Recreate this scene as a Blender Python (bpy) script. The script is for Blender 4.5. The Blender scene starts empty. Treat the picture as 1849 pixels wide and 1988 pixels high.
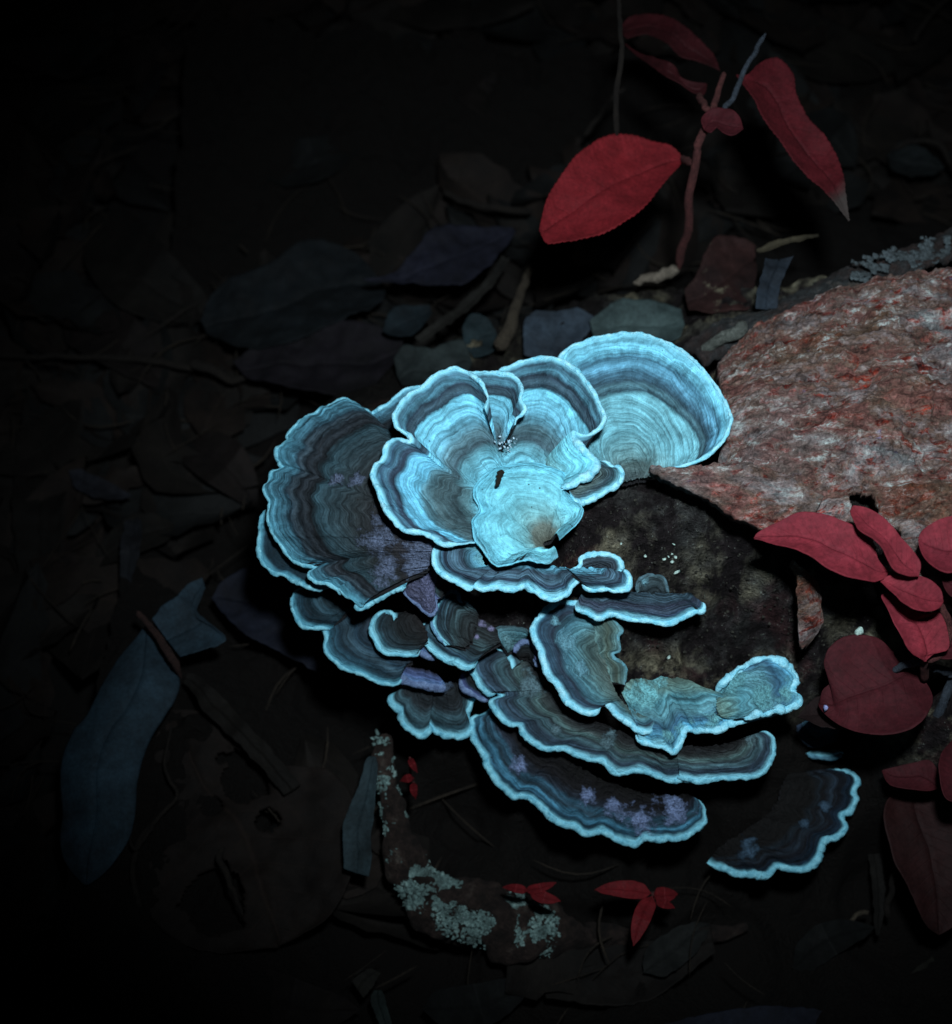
import bpy, math
import numpy as np
from mathutils import Vector

# ------------------------------------------------------------------ camera, world, light
scene = bpy.context.scene
W, H = 1849.0, 1988.0            # size in which positions on the photograph were measured
TILT = math.radians(30)          # camera looks down, 30 degrees off the vertical
CAM = np.array([0.0, -0.225, 0.470])
LENS = 54.0
FPX = LENS / 36.0 * W
cd = bpy.data.cameras.new('camera')
cam = bpy.data.objects.new('camera', cd)
scene.collection.objects.link(cam)
cam.location = CAM
cam.rotation_euler = (TILT, 0, 0)
cd.sensor_fit = 'HORIZONTAL'; cd.sensor_width = 36; cd.lens = LENS
cd.clip_start = 0.01; cd.clip_end = 50
cd.dof.use_dof = True; cd.dof.focus_distance = 0.385; cd.dof.aperture_fstop = 14
scene.camera = cam

world = bpy.data.worlds.new('World'); scene.world = world
world.use_nodes = True
wn = world.node_tree
bg = wn.nodes['Background']
sky = wn.nodes.new('ShaderNodeTexSky'); sky.sky_type = 'NISHITA'; sky.sun_disc = False
sky.sun_elevation = math.radians(12); sky.sun_rotation = math.radians(40)
wn.links.new(sky.outputs[0], bg.inputs[0]); bg.inputs[1].default_value = 0.004

# the hand-held torch whose beam lights the fungus
tl = bpy.data.lights.new('torch', 'SPOT')
tl.energy = 9.0; tl.spot_size = math.radians(60); tl.spot_blend = 1.0
tl.shadow_soft_size = 0.012; tl.color = (0.85, 0.94, 1.0)
torch = bpy.data.objects.new('torch', tl); scene.collection.objects.link(torch)
torch.location = (0.026, -0.158, 0.495)
TARGET = Vector((0.048, 0.016, 0.12))
torch.rotation_euler = (TARGET - torch.location).to_track_quat('-Z', 'Y').to_euler()

vs = scene.view_settings
vs.view_transform = 'Standard'; vs.look = 'None'; vs.exposure = 0.0; vs.gamma = 1.0
vs.use_curve_mapping = False

# ------------------------------------------------------------------ maths helpers
rng = np.random.default_rng(7)
CT, ST = math.cos(TILT), math.sin(TILT)

def P(x, y, z):
    """point of the place at height z seen at (x, y) of the photograph"""
    x = np.asarray(x, float); y = np.asarray(y, float); z = np.asarray(z, float)
    a = (x - W / 2) / FPX; b = -(y - H / 2) / FPX
    dx = a; dy = b * CT + ST; dz = b * ST - CT
    t = (z - CAM[2]) / dz
    return np.stack([CAM[0] + dx * t, CAM[1] + dy * t, z + 0 * t], -1)

def frame(ox, oy, s):
    return lambda pts: np.array([(ox + x * s, oy + y * s) for x, y in pts], float)
C1 = frame(458.6, 611.4, .28108); C2 = frame(917.2, 611.4, .29762)
C3 = frame(489.1, 1039.4, .29762); C4 = frame(886.6, 1039.4, .29762)
C5 = frame(856.0, 1345.2, .46296)
R1 = frame(978.3, 0, .47088); R2 = frame(1345.2, 428, .30758)
R3 = frame(1345.2, 947.7, .29224); R4 = frame(1345.2, 1406.3, .29275)
R5 = frame(611.4, 1406.3, .4299); R6 = frame(0, 1039.4, .39985)
R7 = frame(0, 0, .59523); R8 = frame(366.9, 305.7, .56216)
D = frame(0, 0, 1.0)

def _h(ix, iy, iz, s):
    n = (ix * 374761393 + iy * 668265263 + iz * 2147483647 + s * 1274126177) & 0xffffffff
    n = ((n ^ (n >> 13)) * 1274126177) & 0xffffffff
    n = ((n ^ (n >> 16)) * 2246822519) & 0xffffffff
    return ((n ^ (n >> 15)) & 0xffffff) / float(0xffffff) * 2 - 1

def noise(p, scale, seed=0, octaves=3):
    p = np.asarray(p, float) * scale
    if p.shape[-1] == 2: p = np.concatenate([p, np.zeros(p.shape[:-1] + (1,))], -1)
    out = 0; amp = 1; tot = 0
    for o in range(octaves):
        f = np.floor(p).astype(np.int64); t = p - f; t = t * t * (3 - 2 * t)
        x, y, z = f[..., 0], f[..., 1], f[..., 2]; tx, ty, tz = t[..., 0], t[..., 1], t[..., 2]
        s = seed * 17 + o
        c = lambda a, b, d: _h(x + a, y + b, z + d, s)
        v = ((c(0,0,0)*(1-tx)+c(1,0,0)*tx)*(1-ty)+(c(0,1,0)*(1-tx)+c(1,1,0)*tx)*ty)*(1-tz) + \
            ((c(0,0,1)*(1-tx)+c(1,0,1)*tx)*(1-ty)+(c(0,1,1)*(1-tx)+c(1,1,1)*tx)*ty)*tz
        out = out + v * amp; tot += amp; amp *= .5; p = p * 2.03 + 11.3
    return out / tot

def n1(t, seed=0, octaves=2):
    t = np.asarray(t, float)
    return noise(np.stack([t, t * 0 + seed * 3.7], -1), 1, seed, octaves)

def smooth_line(pts, n, sharp=2):
    """smooth curve through pts (k x d), n samples spaced evenly"""
    p = np.asarray(pts, float)
    if len(p) == 1: return np.repeat(p, n, 0)
    if len(p) > 2:
        q = np.vstack([2*p[0]-p[1], p, 2*p[-1]-p[-2]]); out = []
        for i in range(1, len(q)-2):
            p0, p1, p2, p3 = q[i-1:i+3]
            t = np.linspace(0, 1, 10, endpoint=False)[:, None]
            out.append(.5*((2*p1)+(-p0+p2)*t+(2*p0-5*p1+4*p2-p3)*t**2+(-p0+3*p1-3*p2+p3)*t**3))
        out.append(q[-2][None]); p = np.vstack(out)
    d = np.r_[0, np.cumsum(np.linalg.norm(np.diff(p[:, :2], axis=0), axis=1))]
    s = np.linspace(0, d[-1], n)
    return np.stack([np.interp(s, d, p[:, k]) for k in range(p.shape[1])], 1)

def length(p):
    p = np.asarray(p, float)
    return float(np.sum(np.linalg.norm(np.diff(p, axis=0), axis=1))) if len(p) > 1 else 0.

# ------------------------------------------------------------------ object helpers
def link(name, data, parent=None):
    o = bpy.data.objects.new(name, data); scene.collection.objects.link(o)
    if parent is not None:
        o.parent = parent
        o.location = -Vector(parent.location)      # parts are modelled in place coordinates
    return o

def tag(o, label=None, cat=None, group=None, kind=None):
    if label: o['label'] = label
    if cat: o['category'] = cat
    if group: o['group'] = group
    if kind: o['kind'] = kind
    return o

def thing(name, label, cat, loc, group=None):
    o = bpy.data.objects.new(name, None); scene.collection.objects.link(o)
    o.empty_display_size = .01; o.location = [float(v) for v in loc]
    return tag(o, label, cat, group)

def mesh(name, verts, faces, mat=None, smooth=True, uvs=None, attrs=None):
    me = bpy.data.meshes.new(name)
    verts = np.asarray(verts, np.float32); faces = np.asarray(faces, np.int32)
    k = faces.shape[1]
    me.vertices.add(len(verts)); me.vertices.foreach_set('co', verts.ravel())
    me.loops.add(faces.size); me.loops.foreach_set('vertex_index', faces.ravel())
    me.polygons.add(len(faces))
    me.polygons.foreach_set('loop_start', np.arange(0, faces.size, k, dtype=np.int32))
    me.polygons.foreach_set('loop_total', np.full(len(faces), k, np.int32))
    if uvs:
        for nm, uv in uvs.items():
            l = me.uv_layers.new(name=nm)
            l.data.foreach_set('uv', np.asarray(uv, np.float32)[faces.ravel()].ravel())
    if attrs:
        for nm, a in attrs.items():
            at = me.attributes.new(nm, 'FLOAT', 'POINT'); at.data.foreach_set('value', np.asarray(a, np.float32).ravel())
    me.update(calc_edges=True)
    if smooth: me.polygons.foreach_set('use_smooth', np.ones(len(faces), bool))
    if mat: me.materials.append(mat)
    return me

def grid_faces(n, m, flip=False, wrap=False):
    i = np.arange(n if wrap else n-1)[:, None]; j = np.arange(m-1)[None]
    a = i*m+j; b = ((i+1) % n)*m+j
    f = np.stack([a, b, b+1, a+1], -1).reshape(-1, 4)
    return f[:, ::-1] if flip else f

def tube(path, radii, k=8, seed=0, rough=.15, caps=True):
    path = np.asarray(path, float); n = len(path); radii = np.broadcast_to(radii, (n,)).copy()
    t = np.gradient(path, axis=0); t /= np.linalg.norm(t, axis=1)[:, None] + 1e-12
    up = np.array([0.13, 0.21, 1.0])
    s = np.cross(t, up); s /= np.linalg.norm(s, axis=1)[:, None] + 1e-12
    u = np.cross(s, t)
    ang = np.linspace(0, 2*math.pi, k, endpoint=False)
    ring = s[:, None]*np.cos(ang)[None, :, None] + u[:, None]*np.sin(ang)[None, :, None]
    if caps:
        radii[0] *= .3; radii[-1] *= .3
    pos = path[:, None] + ring*radii[:, None, None]
    if rough:
        nn = noise(pos, .7/max(np.mean(radii), 1e-6), seed, 2)
        pos = pos + ring*(radii[:, None]*rough*nn)[..., None]
    v = pos.reshape(-1, 3); f = []
    i = np.arange(n-1)[:, None]; j = np.arange(k)[None]
    f = np.stack([i*k+j, i*k+(j+1) % k, (i+1)*k+(j+1) % k, (i+1)*k+j], -1).reshape(-1, 4)
    c = len(v); v = np.vstack([v, path[:1], path[-1:]])
    e0 = np.array([[c, (q+1) % k, q, q] for q in range(k)])
    return v, f, c

def tube_obj(name, pts, r0, r1, mat, parent=None, n=None, k=8, seed=0, rough=.2):
    pts = np.asarray(pts, float)
    n = n or max(8, int(length(pts)/.0015)); n = min(n, 160)
    # evenly sampled 3-D path through the points
    d = np.r_[0, np.cumsum(np.linalg.norm(np.diff(pts, axis=0), axis=1))]
    path = smooth_line(pts, n)
    tt = np.linspace(0, 1, n)
    path = path + np.stack([n1(tt*9, seed+1), n1(tt*9, seed+2), n1(tt*9, seed+3)], 1)*.0007
    v, f, c = tube(path, r0+(r1-r0)*tt, k, seed, rough)
    return link(name, mesh(name, v, f, mat), parent)

def P3(F, pts):
    """pts: (x, y, height) in frame F"""
    a = F([(p[0], p[1]) for p in pts]); z = [p[2] for p in pts]
    return P(a[:, 0], a[:, 1], z)

# ------------------------------------------------------------------ materials
def lin(c):
    c = np.asarray(c, float)/255.
    return tuple(np.where(c <= .04045, c/12.92, ((c+.055)/1.055)**2.4)) + (1.,)

class NT:
    def __init__(self, name):
        self.m = bpy.data.materials.new(name); self.m.use_nodes = True
        self.t = self.m.node_tree; self.t.nodes.clear()
        self.out = self.t.nodes.new('ShaderNodeOutputMaterial')
        self.b = self.t.nodes.new('ShaderNodeBsdfPrincipled')
        self.t.links.new(self.b.outputs[0], self.out.inputs[0])
        self.b.inputs['Specular IOR Level'].default_value = .25
        self.b.inputs['Roughness'].default_value = .8
    def n(self, ty, **kw):
        nd = self.t.nodes.new('ShaderNode'+ty)
        for k, v in kw.items():
            if k in nd.bl_rna.properties.keys(): setattr(nd, k, v)
        return nd
    def l(self, a, b): self.t.links.new(a, b)
    def put(self, sock, v):
        if hasattr(v, 'is_output'): self.l(v, sock)
        else: sock.default_value = v
    def math(self, op, a, b=0., c=0., clamp=False):
        nd = self.n('Math', operation=op, use_clamp=clamp)
        for s, v in zip(nd.inputs, (a, b, c)): self.put(s, v)
        return nd.outputs[0]
    def mix(self, f, a, b, mode='MIX'):
        nd = self.n('Mix', data_type='RGBA', blend_type=mode)
        self.put(nd.inputs[0], f); self.put(nd.inputs[6], a); self.put(nd.inputs[7], b)
        return nd.outputs[2]
    def rng(self, v, a, b, c=0., d=1., smooth=False):
        nd = self.n('MapRange'); nd.clamp = True
        if smooth: nd.interpolation_type = 'SMOOTHSTEP'
        self.put(nd.inputs[0], v)
        for s, x in zip(nd.inputs[1:5], (a, b, c, d)): self.put(s, x)
        return nd.outputs[0]
    def coord(self): return self.n('TexCoord').outputs['Object']
    def noise(self, vec, scale, detail=4, rough=.6, dist=0.):
        nd = self.n('TexNoise'); self.l(vec, nd.inputs['Vector'])
        nd.inputs['Scale'].default_value = scale; nd.inputs['Detail'].default_value = detail
        nd.inputs['Roughness'].default_value = rough; nd.inputs['Distortion'].default_value = dist
        return nd.outputs[0]
    def voro(self, vec, scale, feature='F1', rnd=1.):
        nd = self.n('TexVoronoi', feature=feature); self.l(vec, nd.inputs['Vector'])
        nd.inputs['Scale'].default_value = scale; nd.inputs['Randomness'].default_value = rnd
        return nd
    def ramp(self, fac, stops, interp='LINEAR'):
        nd = self.n('ValToRGB'); cr = nd.color_ramp; cr.interpolation = interp
        while len(cr.elements) < len(stops): cr.elements.new(.5)
        for e, (p, c) in zip(cr.elements, stops): e.position = p; e.color = c
        self.put(nd.inputs[0], fac)
        return nd.outputs[0]
    def bump(self, h, dist, strength=1.):
        nd = self.n('Bump'); nd.inputs['Strength'].default_value = strength
        nd.inputs['Distance'].default_value = dist; self.l(h, nd.inputs['Height'])
        self.l(nd.outputs[0], self.b.inputs['Normal'])
    def scale3(self, v, x, y, z=1.):
        nd = self.n('Mapping'); self.l(v, nd.inputs[0]); nd.inputs['Scale'].default_value = (x, y, z)
        return nd.outputs[0]

def sat(c, k=1.05):
    g = .3*c[0]+.5*c[1]+.2*c[2]
    q = min(1.0, (g/.36))**.14; c = [v*q for v in c[:3]]; g *= q
    o = [min(1., max(.002, g+(v-g)*k)) for v in c[:3]]
    return (o[0]*.94, o[1]*.98, min(1., o[2]*1.04), 1.)

def mul(c, k): return tuple(min(1., v*k) for v in c[:3]) + (1.,)

_capn = [0]
def cap_mat(stops, margin=(150, 222, 236), patch=(120, 128, 165), ring=.5, gain=1., marg_w=(.03, .20), warp=.07, ringf=7., stops2=None, split=(0, 1)):
    """zoned bracket-fungus upper side: stops run from the attachment (0) to the margin (1)"""
    k = NT('bracket_zones'); _capn[0] += 1
    off = _capn[0]*1.7
    obj = k.coord()
    zone = k.n('UVMap', uv_map='zone').outputs[0]; edge = k.n('UVMap', uv_map='edge').outputs[0]
    sz = k.n('SeparateXYZ'); k.l(zone, sz.inputs[0]); se = k.n('SeparateXYZ'); k.l(edge, se.inputs[0])
    big = k.noise(obj, 70, 3, .55); fin = k.noise(obj, 420, 5, .65); vfin = k.noise(obj, 1500, 3, .7)
    w = k.math('MULTIPLY', k.math('SUBTRACT', big, .5), warp*2)
    w2 = k.math('MULTIPLY', k.math('SUBTRACT', fin, .5), .045)
    fac = k.math('ADD', k.math('ADD', sz.outputs[1], w), w2)
    col = k.ramp(fac, [(p, sat(mul(lin(c), gain))) for p, c in stops])
    if stops2:
        col = k.mix(k.rng(sz.outputs[0], split[0], split[1], 0., 1., True), col, k.ramp(fac, [(p, sat(mul(lin(c), gain))) for p, c in stops2]))
    # narrow concentric rings, followed along the margin
    cv = k.n('CombineXYZ')
    k.l(k.math('MULTIPLY', se.outputs[0], .55), cv.inputs[0])
    k.l(k.math('ADD', se.outputs[1], k.math('MULTIPLY', k.math('SUBTRACT', big, .5), .55)), cv.inputs[1])
    cv.inputs[2].default_value = off
    rv = k.scale3(cv.outputs[0], .55, ringf)
    rn = k.noise(rv, 1.0, 3, .6)
    rn2 = k.noise(k.scale3(cv.outputs[0], .8, ringf*2.6), 1.0, 2, .5)
    rings = k.math('MULTIPLY', k.rng(rn, .36, .64, 1-ring*.8, 1+ring*.5), k.rng(rn2, .38, .60, 1-ring*.75, 1.12))
    # radial fibres
    fv = k.scale3(cv.outputs[0], 34, 1.6)
    fb = k.noise(fv, 1.0, 2, .6)
    fibres = k.rng(fb, .3, .7, .92, 1.07)
    mot = k.math('MULTIPLY', k.rng(fin, .3, .7, .74, 1.24), k.rng(k.noise(obj, 150, 5, .66), .3, .7, .64, 1.34))
    val = k.math('MULTIPLY', k.math('MULTIPLY', rings, fibres), mot)
    col = k.mix(1., col, val, 'MULTIPLY')
    # powdery patches
    at = k.n('Attribute'); at.attribute_name = 'patch'
    pm = k.rng(k.math('ADD', at.outputs['Fac'], k.math('MULTIPLY', k.math('SUBTRACT', fin, .5), 2.2)), .38, .9)
    pc = k.mix(k.rng(vfin, .35, .65), mul(lin(patch), gain*.45), mul(lin(patch), gain*1.25))
    col = k.mix(pm, col, pc)
    # pale growing edge
    ed = k.math('ADD', se.outputs[1], k.math('ADD', k.math('MULTIPLY', k.math('SUBTRACT', fin, .5), .08), k.math('MULTIPLY', k.math('SUBTRACT', k.noise(obj, 130, 2), .5), .16)))
    mm = k.rng(ed, marg_w[0], marg_w[1], 1., 0., True)
    col = k.mix(mm, col, sat(mul(lin(margin), gain)))
    # dirt specks
    sp = k.voro(obj, 260); spm = k.rng(sp.outputs['Distance'], .045, .085, 1., 0.)
    gate = k.rng(k.noise(obj, 55, 2), .5, .62)
    col = k.mix(k.math('MULTIPLY', spm, gate), col, (.008, .008, .007, 1))
    k.l(col, k.b.inputs['Base Color'])
    h = k.math('ADD', k.math('MULTIPLY', rn, .9), k.math('ADD', k.math('MULTIPLY', fin, .9), k.math('MULTIPLY', vfin, .3)))
    h = k.math('ADD', h, k.math('MULTIPLY', k.math('MULTIPLY', pm, vfin), 1.5))
    k.bump(h, .0011, .8)
    k.b.inputs['Roughness'].default_value = .75
    k.b.inputs['Specular IOR Level'].default_value = .18
    return k.m

def margin_mat(c1, c2, gain=1.):
    k = NT('bracket_margin'); o = k.coord()
    a = k.noise(o, 500, 4, .65); b = k.noise(o, 2200, 3, .7)
    col = k.mix(k.rng(a, .32, .68), sat(mul(lin(c1), gain)), sat(mul(lin(c2), gain)))
    col = k.mix(1., col, k.rng(b, .3, .7, .8, 1.15), 'MULTIPLY')
    k.l(col, k.b.inputs['Base Color'])
    k.bump(k.math('ADD', a, k.math('MULTIPLY', b, .6)), .0008, .8)
    return k.m

def mottled(name, cols, scale=60, fine=400, bump=.001, rough=.85, dist=0., gain=1., contrast=(.3, .7), strength=1.):
    k = NT(name); o = k.coord()
    a = k.noise(o, scale, 6, .68, dist); b = k.noise(o, fine, 5, .7); c = k.noise(o, fine*4, 3, .7)
    n = len(cols)
    col = k.ramp(k.rng(a, contrast[0], contrast[1]), [(i/(n-1), mul(lin(x), gain)) for i, x in enumerate(cols)])
    col = k.mix(1., col, k.rng(b, .3, .7, .45, 1.5), 'MULTIPLY')
    col = k.mix(1., col, k.rng(c, .3, .7, .7, 1.3), 'MULTIPLY')
    k.l(col, k.b.inputs['Base Color'])
    k.bump(k.math('ADD', b, k.math('MULTIPLY', c, .5)), bump, strength)
    k.b.inputs['Roughness'].default_value = rough
    return k.m

def leaf_mat(name, c_lo, c_hi, vein, gain=1., tipcol=None, rough=.7, veinw=.5, blotch=None, nveins=13):
    """blade with midrib and side veins; uv 'zone' = (across -1..1, base 0 .. tip 1)"""
    k = NT(name); o = k.coord()
    zone = k.n('UVMap', uv_map='zone').outputs[0]
    s = k.n('SeparateXYZ'); k.l(zone, s.inputs[0])
    ax = k.math('ABSOLUTE', s.outputs[0])
    a = k.noise(o, 60, 5, .6); b = k.noise(o, 900, 4, .7)
    col = k.mix(k.rng(a, .3, .7), mul(lin(c_lo), gain), mul(lin(c_hi), gain))
    col = k.mix(1., col, k.rng(b, .3, .7, .72, 1.28), 'MULTIPLY')
    col = k.mix(1., col, k.rng(k.noise(o, 170, 5, .7), .3, .7, .72, 1.25), 'MULTIPLY')
    ph = k.math('FRACT', k.math('MULTIPLY', k.math('SUBTRACT', s.outputs[1], k.math('MULTIPLY', ax, .16)), nveins))
    tri = k.math('ABSOLUTE', k.math('SUBTRACT', ph, .5))
    sv = k.rng(tri, .0, .07, 1., 0., True)
    mr = k.rng(ax, .0, .045, 1., 0., True)
    vm = k.math('MAXIMUM', k.math('MULTIPLY', sv, k.rng(ax, .1, 1., .5, .1)), mr)
    col = k.mix(k.math('MULTIPLY', vm, veinw), col, mul(lin(vein), gain))
    if tipcol: col = k.mix(k.rng(k.math('ADD', s.outputs[1], k.math('MULTIPLY', a, .1)), .86, .95), col, mul(lin(tipcol), gain))
    if blotch: col = k.mix(k.rng(k.noise(o, 140, 5, .75), .60, .68), col, mul(lin(blotch), gain))
    k.l(col, k.b.inputs['Base Color'])
    k.bump(k.math('ADD', k.math('MULTIPLY', vm, -.4), k.math('MULTIPLY', b, .35)), .0006, .7)
    k.b.inputs['Roughness'].default_value = rough
    k.b.inputs['Specular IOR Level'].default_value = .15
    return k.m

# ------------------------------------------------------------------ heights the caps leave free for the wood
CL_X0, CL_Y0, CL_S, CL_N = -.25, -.25, .0016, 360
ceil_map = np.full((CL_N, CL_N), 9.)
def note_ceiling(v):
    i = ((v[:, 0]-CL_X0)/CL_S).astype(int); j = ((v[:, 1]-CL_Y0)/CL_S).astype(int)
    ok = (i > 0) & (j > 0) & (i < CL_N-1) & (j < CL_N-1)
    np.minimum.at(ceil_map, (i[ok], j[ok]), v[ok, 2])

# ------------------------------------------------------------------ bracket caps
MARG = margin_mat((118, 200, 220), (182, 240, 250))
MARG_L = margin_mat((74, 90, 122), (122, 144, 176))
MARG_D = margin_mat((92, 160, 178), (150, 215, 226))
PORE = mottled('pore_surface', [(45, 50, 58), (75, 88, 100), (95, 105, 130)], 120, 700, .0008)
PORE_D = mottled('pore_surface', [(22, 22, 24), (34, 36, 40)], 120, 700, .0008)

def cap_part(root, outer, inner, zo, zi, mat, margin=None, seed=1, ruffle=.0016, wob=2.2, curl=.0015, bulge=.0,
             ridges=.00035, patches=(), thick=.0016, mr=.00062, mrange=(0, 1), flute=.00025, pore=None, lumps=.0004):
    L = length(outer); N = int(np.clip(L/2.2, 60, 560))
    o2 = smooth_line(np.c_[outer, np.interp(np.linspace(0, 1, len(outer)), np.linspace(0, 1, len(zo)), zo)], N)
    i2 = smooth_line(np.c_[inner, np.interp(np.linspace(0, 1, len(inner)), np.linspace(0, 1, len(zi)), zi)], N)
    # scalloped outline in the photograph's plane
    t = np.gradient(o2[:, :2], axis=0); t /= np.linalg.norm(t, axis=1)[:, None]+1e-9
    nrm = np.stack([t[:, 1], -t[:, 0]], 1)
    s = np.linspace(0, L, N)
    o2[:, :2] += nrm*((n1(s/16., seed)*wob+n1(s/6., seed+5)*wob*.35)[:, None])
    i2[:, :2] += np.stack([n1(s/13., seed+21, 3), n1(s/13., seed+22, 3)], 1)*4.5*min(1., length(inner)/60.)
    Wo = P(o2[:, 0], o2[:, 1], o2[:, 2]); Wi = P(i2[:, 0], i2[:, 1], i2[:, 2])
    depth = np.median(np.linalg.norm(o2[:, :2]-i2[:, :2], axis=1)); M = int(np.clip(depth/2.6, 26, 120))
    v = np.linspace(0, 1, M)**.8
    pos = Wi[:, None]*(1-v)[None, :, None] + Wo[:, None]*v[None, :, None]
    ln = np.linalg.norm(Wo-Wi, axis=1)
    ed = (1-v)[None]*ln[:, None]                      # metres from the margin
    al = np.r_[0, np.cumsum(np.linalg.norm(np.diff(Wo, axis=0), axis=1))]
    V = np.broadcast_to(v[None], (N, M))
    z = pos[..., 2]
    S = np.broadcast_to(s[:, None], (N, M))
    wave = n1(s/38., seed+2)*ruffle + n1(s/14., seed+3)*ruffle*.4
    z = z + wave[:, None]*V**3
    z = z + bulge*np.sin(math.pi*np.clip(V, 0, 1))
    z = z - curl*np.clip(1-ed/.004, 0, 1)**2
    w = noise(pos, 90, seed, 2)
    rg = n1(((ed/.0016)+w*1.6).ravel(), seed+9, 2).reshape(N, M)
    z = z + rg*ridges*(1-np.clip(1-ed/.0015, 0, 1)) + noise(pos, 260, seed+4, 3)*.00035 + noise(pos, 120, seed+14, 4)*lumps*np.clip(ed/.0015, 0, 1) + w*.0006*(1-V)
    if flute: z = z + flute*np.sin(S/9.+w*2)*np.clip(1-ed/.012, 0, 1)*np.clip(ed/.001, 0, 1)
    pos = np.concatenate([pos[..., :2], z[..., None]], -1)
    verts = pos.reshape(-1, 3)
    uvz = np.stack([np.broadcast_to(np.linspace(0, 1, N)[:, None], (N, M)), V], -1).reshape(-1, 2)
    uve = np.stack([np.broadcast_to((al*100)[:, None], (N, M)), ed*100], -1).reshape(-1, 2)
    pa = np.zeros(len(verts)); pw = 1+.9*noise(verts, 190, seed+40, 4) if patches else 1
    for (px, py, pz, r) in patches:
        c = P(px, py, pz); d = np.linalg.norm(verts[:, :2]-c[:2], axis=1)/(r*.000155)*pw
        pa = np.maximum(pa, np.clip(1.15-d, 0, 1))
    f = grid_faces(N, M)
    a, b, c_ = verts[f[len(f)//2, 0]], verts[f[len(f)//2, 1]], verts[f[len(f)//2, 2]]
    flip = np.cross(b-a, c_-a)[2] < 0
    if flip: f = f[:, ::-1]
    link('cap', mesh('cap', verts, f, mat, uvs={'zone': uvz, 'edge': uve}, attrs={'patch': pa}), root)
    # underside
    js = np.unique(np.r_[np.arange(0, M, 3), M-1]); ns = np.unique(np.r_[np.arange(0, N, 2), N-1])
    und = pos[ns][:, js].copy(); und[..., 2] -= thick*np.clip(ed[ns][:, js]/.004, .25, 1.6)
    fu = grid_faces(len(ns), len(js), flip=not flip)
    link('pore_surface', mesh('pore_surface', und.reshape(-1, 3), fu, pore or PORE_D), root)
    note_ceiling(und.reshape(-1, 3))
    # rounded pale margin
    a0, a1 = int(mrange[0]*(N-1)), int(mrange[1]*(N-1))
    path = pos[a0:a1+1, -1].copy(); path[:, 2] -= mr*.55
    inward = (Wi-Wo)[a0:a1+1]; inward /= np.linalg.norm(inward, axis=1)[:, None]+1e-9
    path += inward*mr*.45
    tt = np.linspace(0, 1, len(path))
    rad = mr*1.2*(1+.38*n1(s[a0:a1+1]/17., seed+7)+.2*n1(s[a0:a1+1]/5., seed+17))*np.clip(np.minimum(tt, 1-tt)*14, .35, 1)
    vv, ff, c = tube(path, rad, 9, seed, .28)
    link('margin', mesh('margin', vv, ff, margin or MARG), root)

def bracket(label, lobes, group='bracket fungi growing on the log end'):
    o = lobes[0]['outer']; i = lobes[0]['inner']
    c = P(np.mean(i[:, 0]), np.mean(i[:, 1]), lobes[0]['zi'][0])
    root = thing('bracket_fungus', label, 'fungus', c, group)
    for lb in lobes: cap_part(root, **lb)
    return root

# zone colours measured from the attachment outwards
PALE = (118, 196, 212); CY = (128, 205, 224)
zA = [(0, (88, 104, 104)), (.12, (96, 120, 118)), (.2, (120, 165, 168)), (.35, (116, 175, 184)), (.5, (120, 182, 192)), (.6, (132, 198, 208)), (.635, (56, 84, 94)),
      (.67, (92, 132, 142)), (.70, (58, 84, 96)), (.75, (84, 128, 148)), (.80, (112, 174, 198)), (.85, (82, 132, 152)), (.90, (128, 206, 226)), (1, (140, 216, 234))]
zB = [(0, PALE), (.12, (118, 190, 205)), (.25, (104, 160, 170)), (.32, (76, 100, 108)), (.42, (94, 128, 136)), (.55, (112, 176, 194)), (.68, CY), (.735, (122, 198, 216)),
      (.755, (46, 68, 80)), (.80, (72, 98, 110)), (.84, (52, 70, 84)), (.88, (86, 136, 152)), (.93, (74, 112, 128)), (1, (112, 184, 202))]
zB4 = [(0, PALE), (.1, (100, 140, 145)), (.2, (62, 82, 86)), (.4, (82, 108, 112)), (.52, (92, 134, 144)), (.58, (118, 196, 220)), (.74, (120, 198, 224)),
       (.79, (52, 66, 82)), (.83, (66, 88, 106)), (.87, (90, 136, 156)), (.91, (60, 90, 110)), (1, (104, 170, 192))]
zP = [(0, (84, 88, 78)), (.14, (100, 112, 104)), (.26, (118, 170, 172)), (.5, (124, 198, 208)), (.8, (130, 212, 226)), (1, (120, 202, 220))]
zC = [(0, (112, 184, 204)), (.2, (98, 158, 178)), (.4, (60, 78, 92)), (.6, (84, 116, 132)), (.75, (50, 66, 84)), (.88, (78, 124, 144)), (1, (120, 196, 216))]
zD = [(0, (84, 86, 106)), (.15, (66, 66, 72)), (.3, (46, 46, 48)), (.45, (50, 58, 60)), (.6, (54, 74, 80)), (.68, (56, 82, 90)), (.715, (26, 32, 36)), (.755, (54, 62, 68)), (.79, (32, 40, 46)),
      (.83, (66, 82, 90)), (.86, (44, 62, 72)), (.90, (78, 124, 140)), (1, (92, 152, 170))]
zE = [(0, (40, 56, 62)), (.4, (50, 66, 72)), (.6, (34, 42, 48)), (.8, (74, 116, 132)), (1, (104, 172, 192))]
zF = [(0, (26, 32, 36)), (.35, (36, 58, 66)), (.5, (52, 78, 88)), (.65, (34, 58, 68)), (.82, (34, 60, 72)), (1, (74, 124, 142))]
zG = [(0, (38, 36, 40)), (.3, (48, 62, 72)), (.5, (40, 64, 78)), (.62, (66, 92, 104)), (.75, (36, 60, 72)), (.9, (52, 88, 102)), (1, (92, 150, 168))]
zH = [(0, (36, 34, 34)), (.5, (36, 44, 46)), (.8, (44, 64, 72)), (1, (90, 146, 162))]
zI = [(0, (48, 48, 46)), (.3, (56, 62, 60)), (.5, (78, 96, 94)), (.6, (44, 54, 56)), (.75, (72, 94, 98)), (.85, (46, 66, 76)), (1, (84, 136, 154))]
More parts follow.
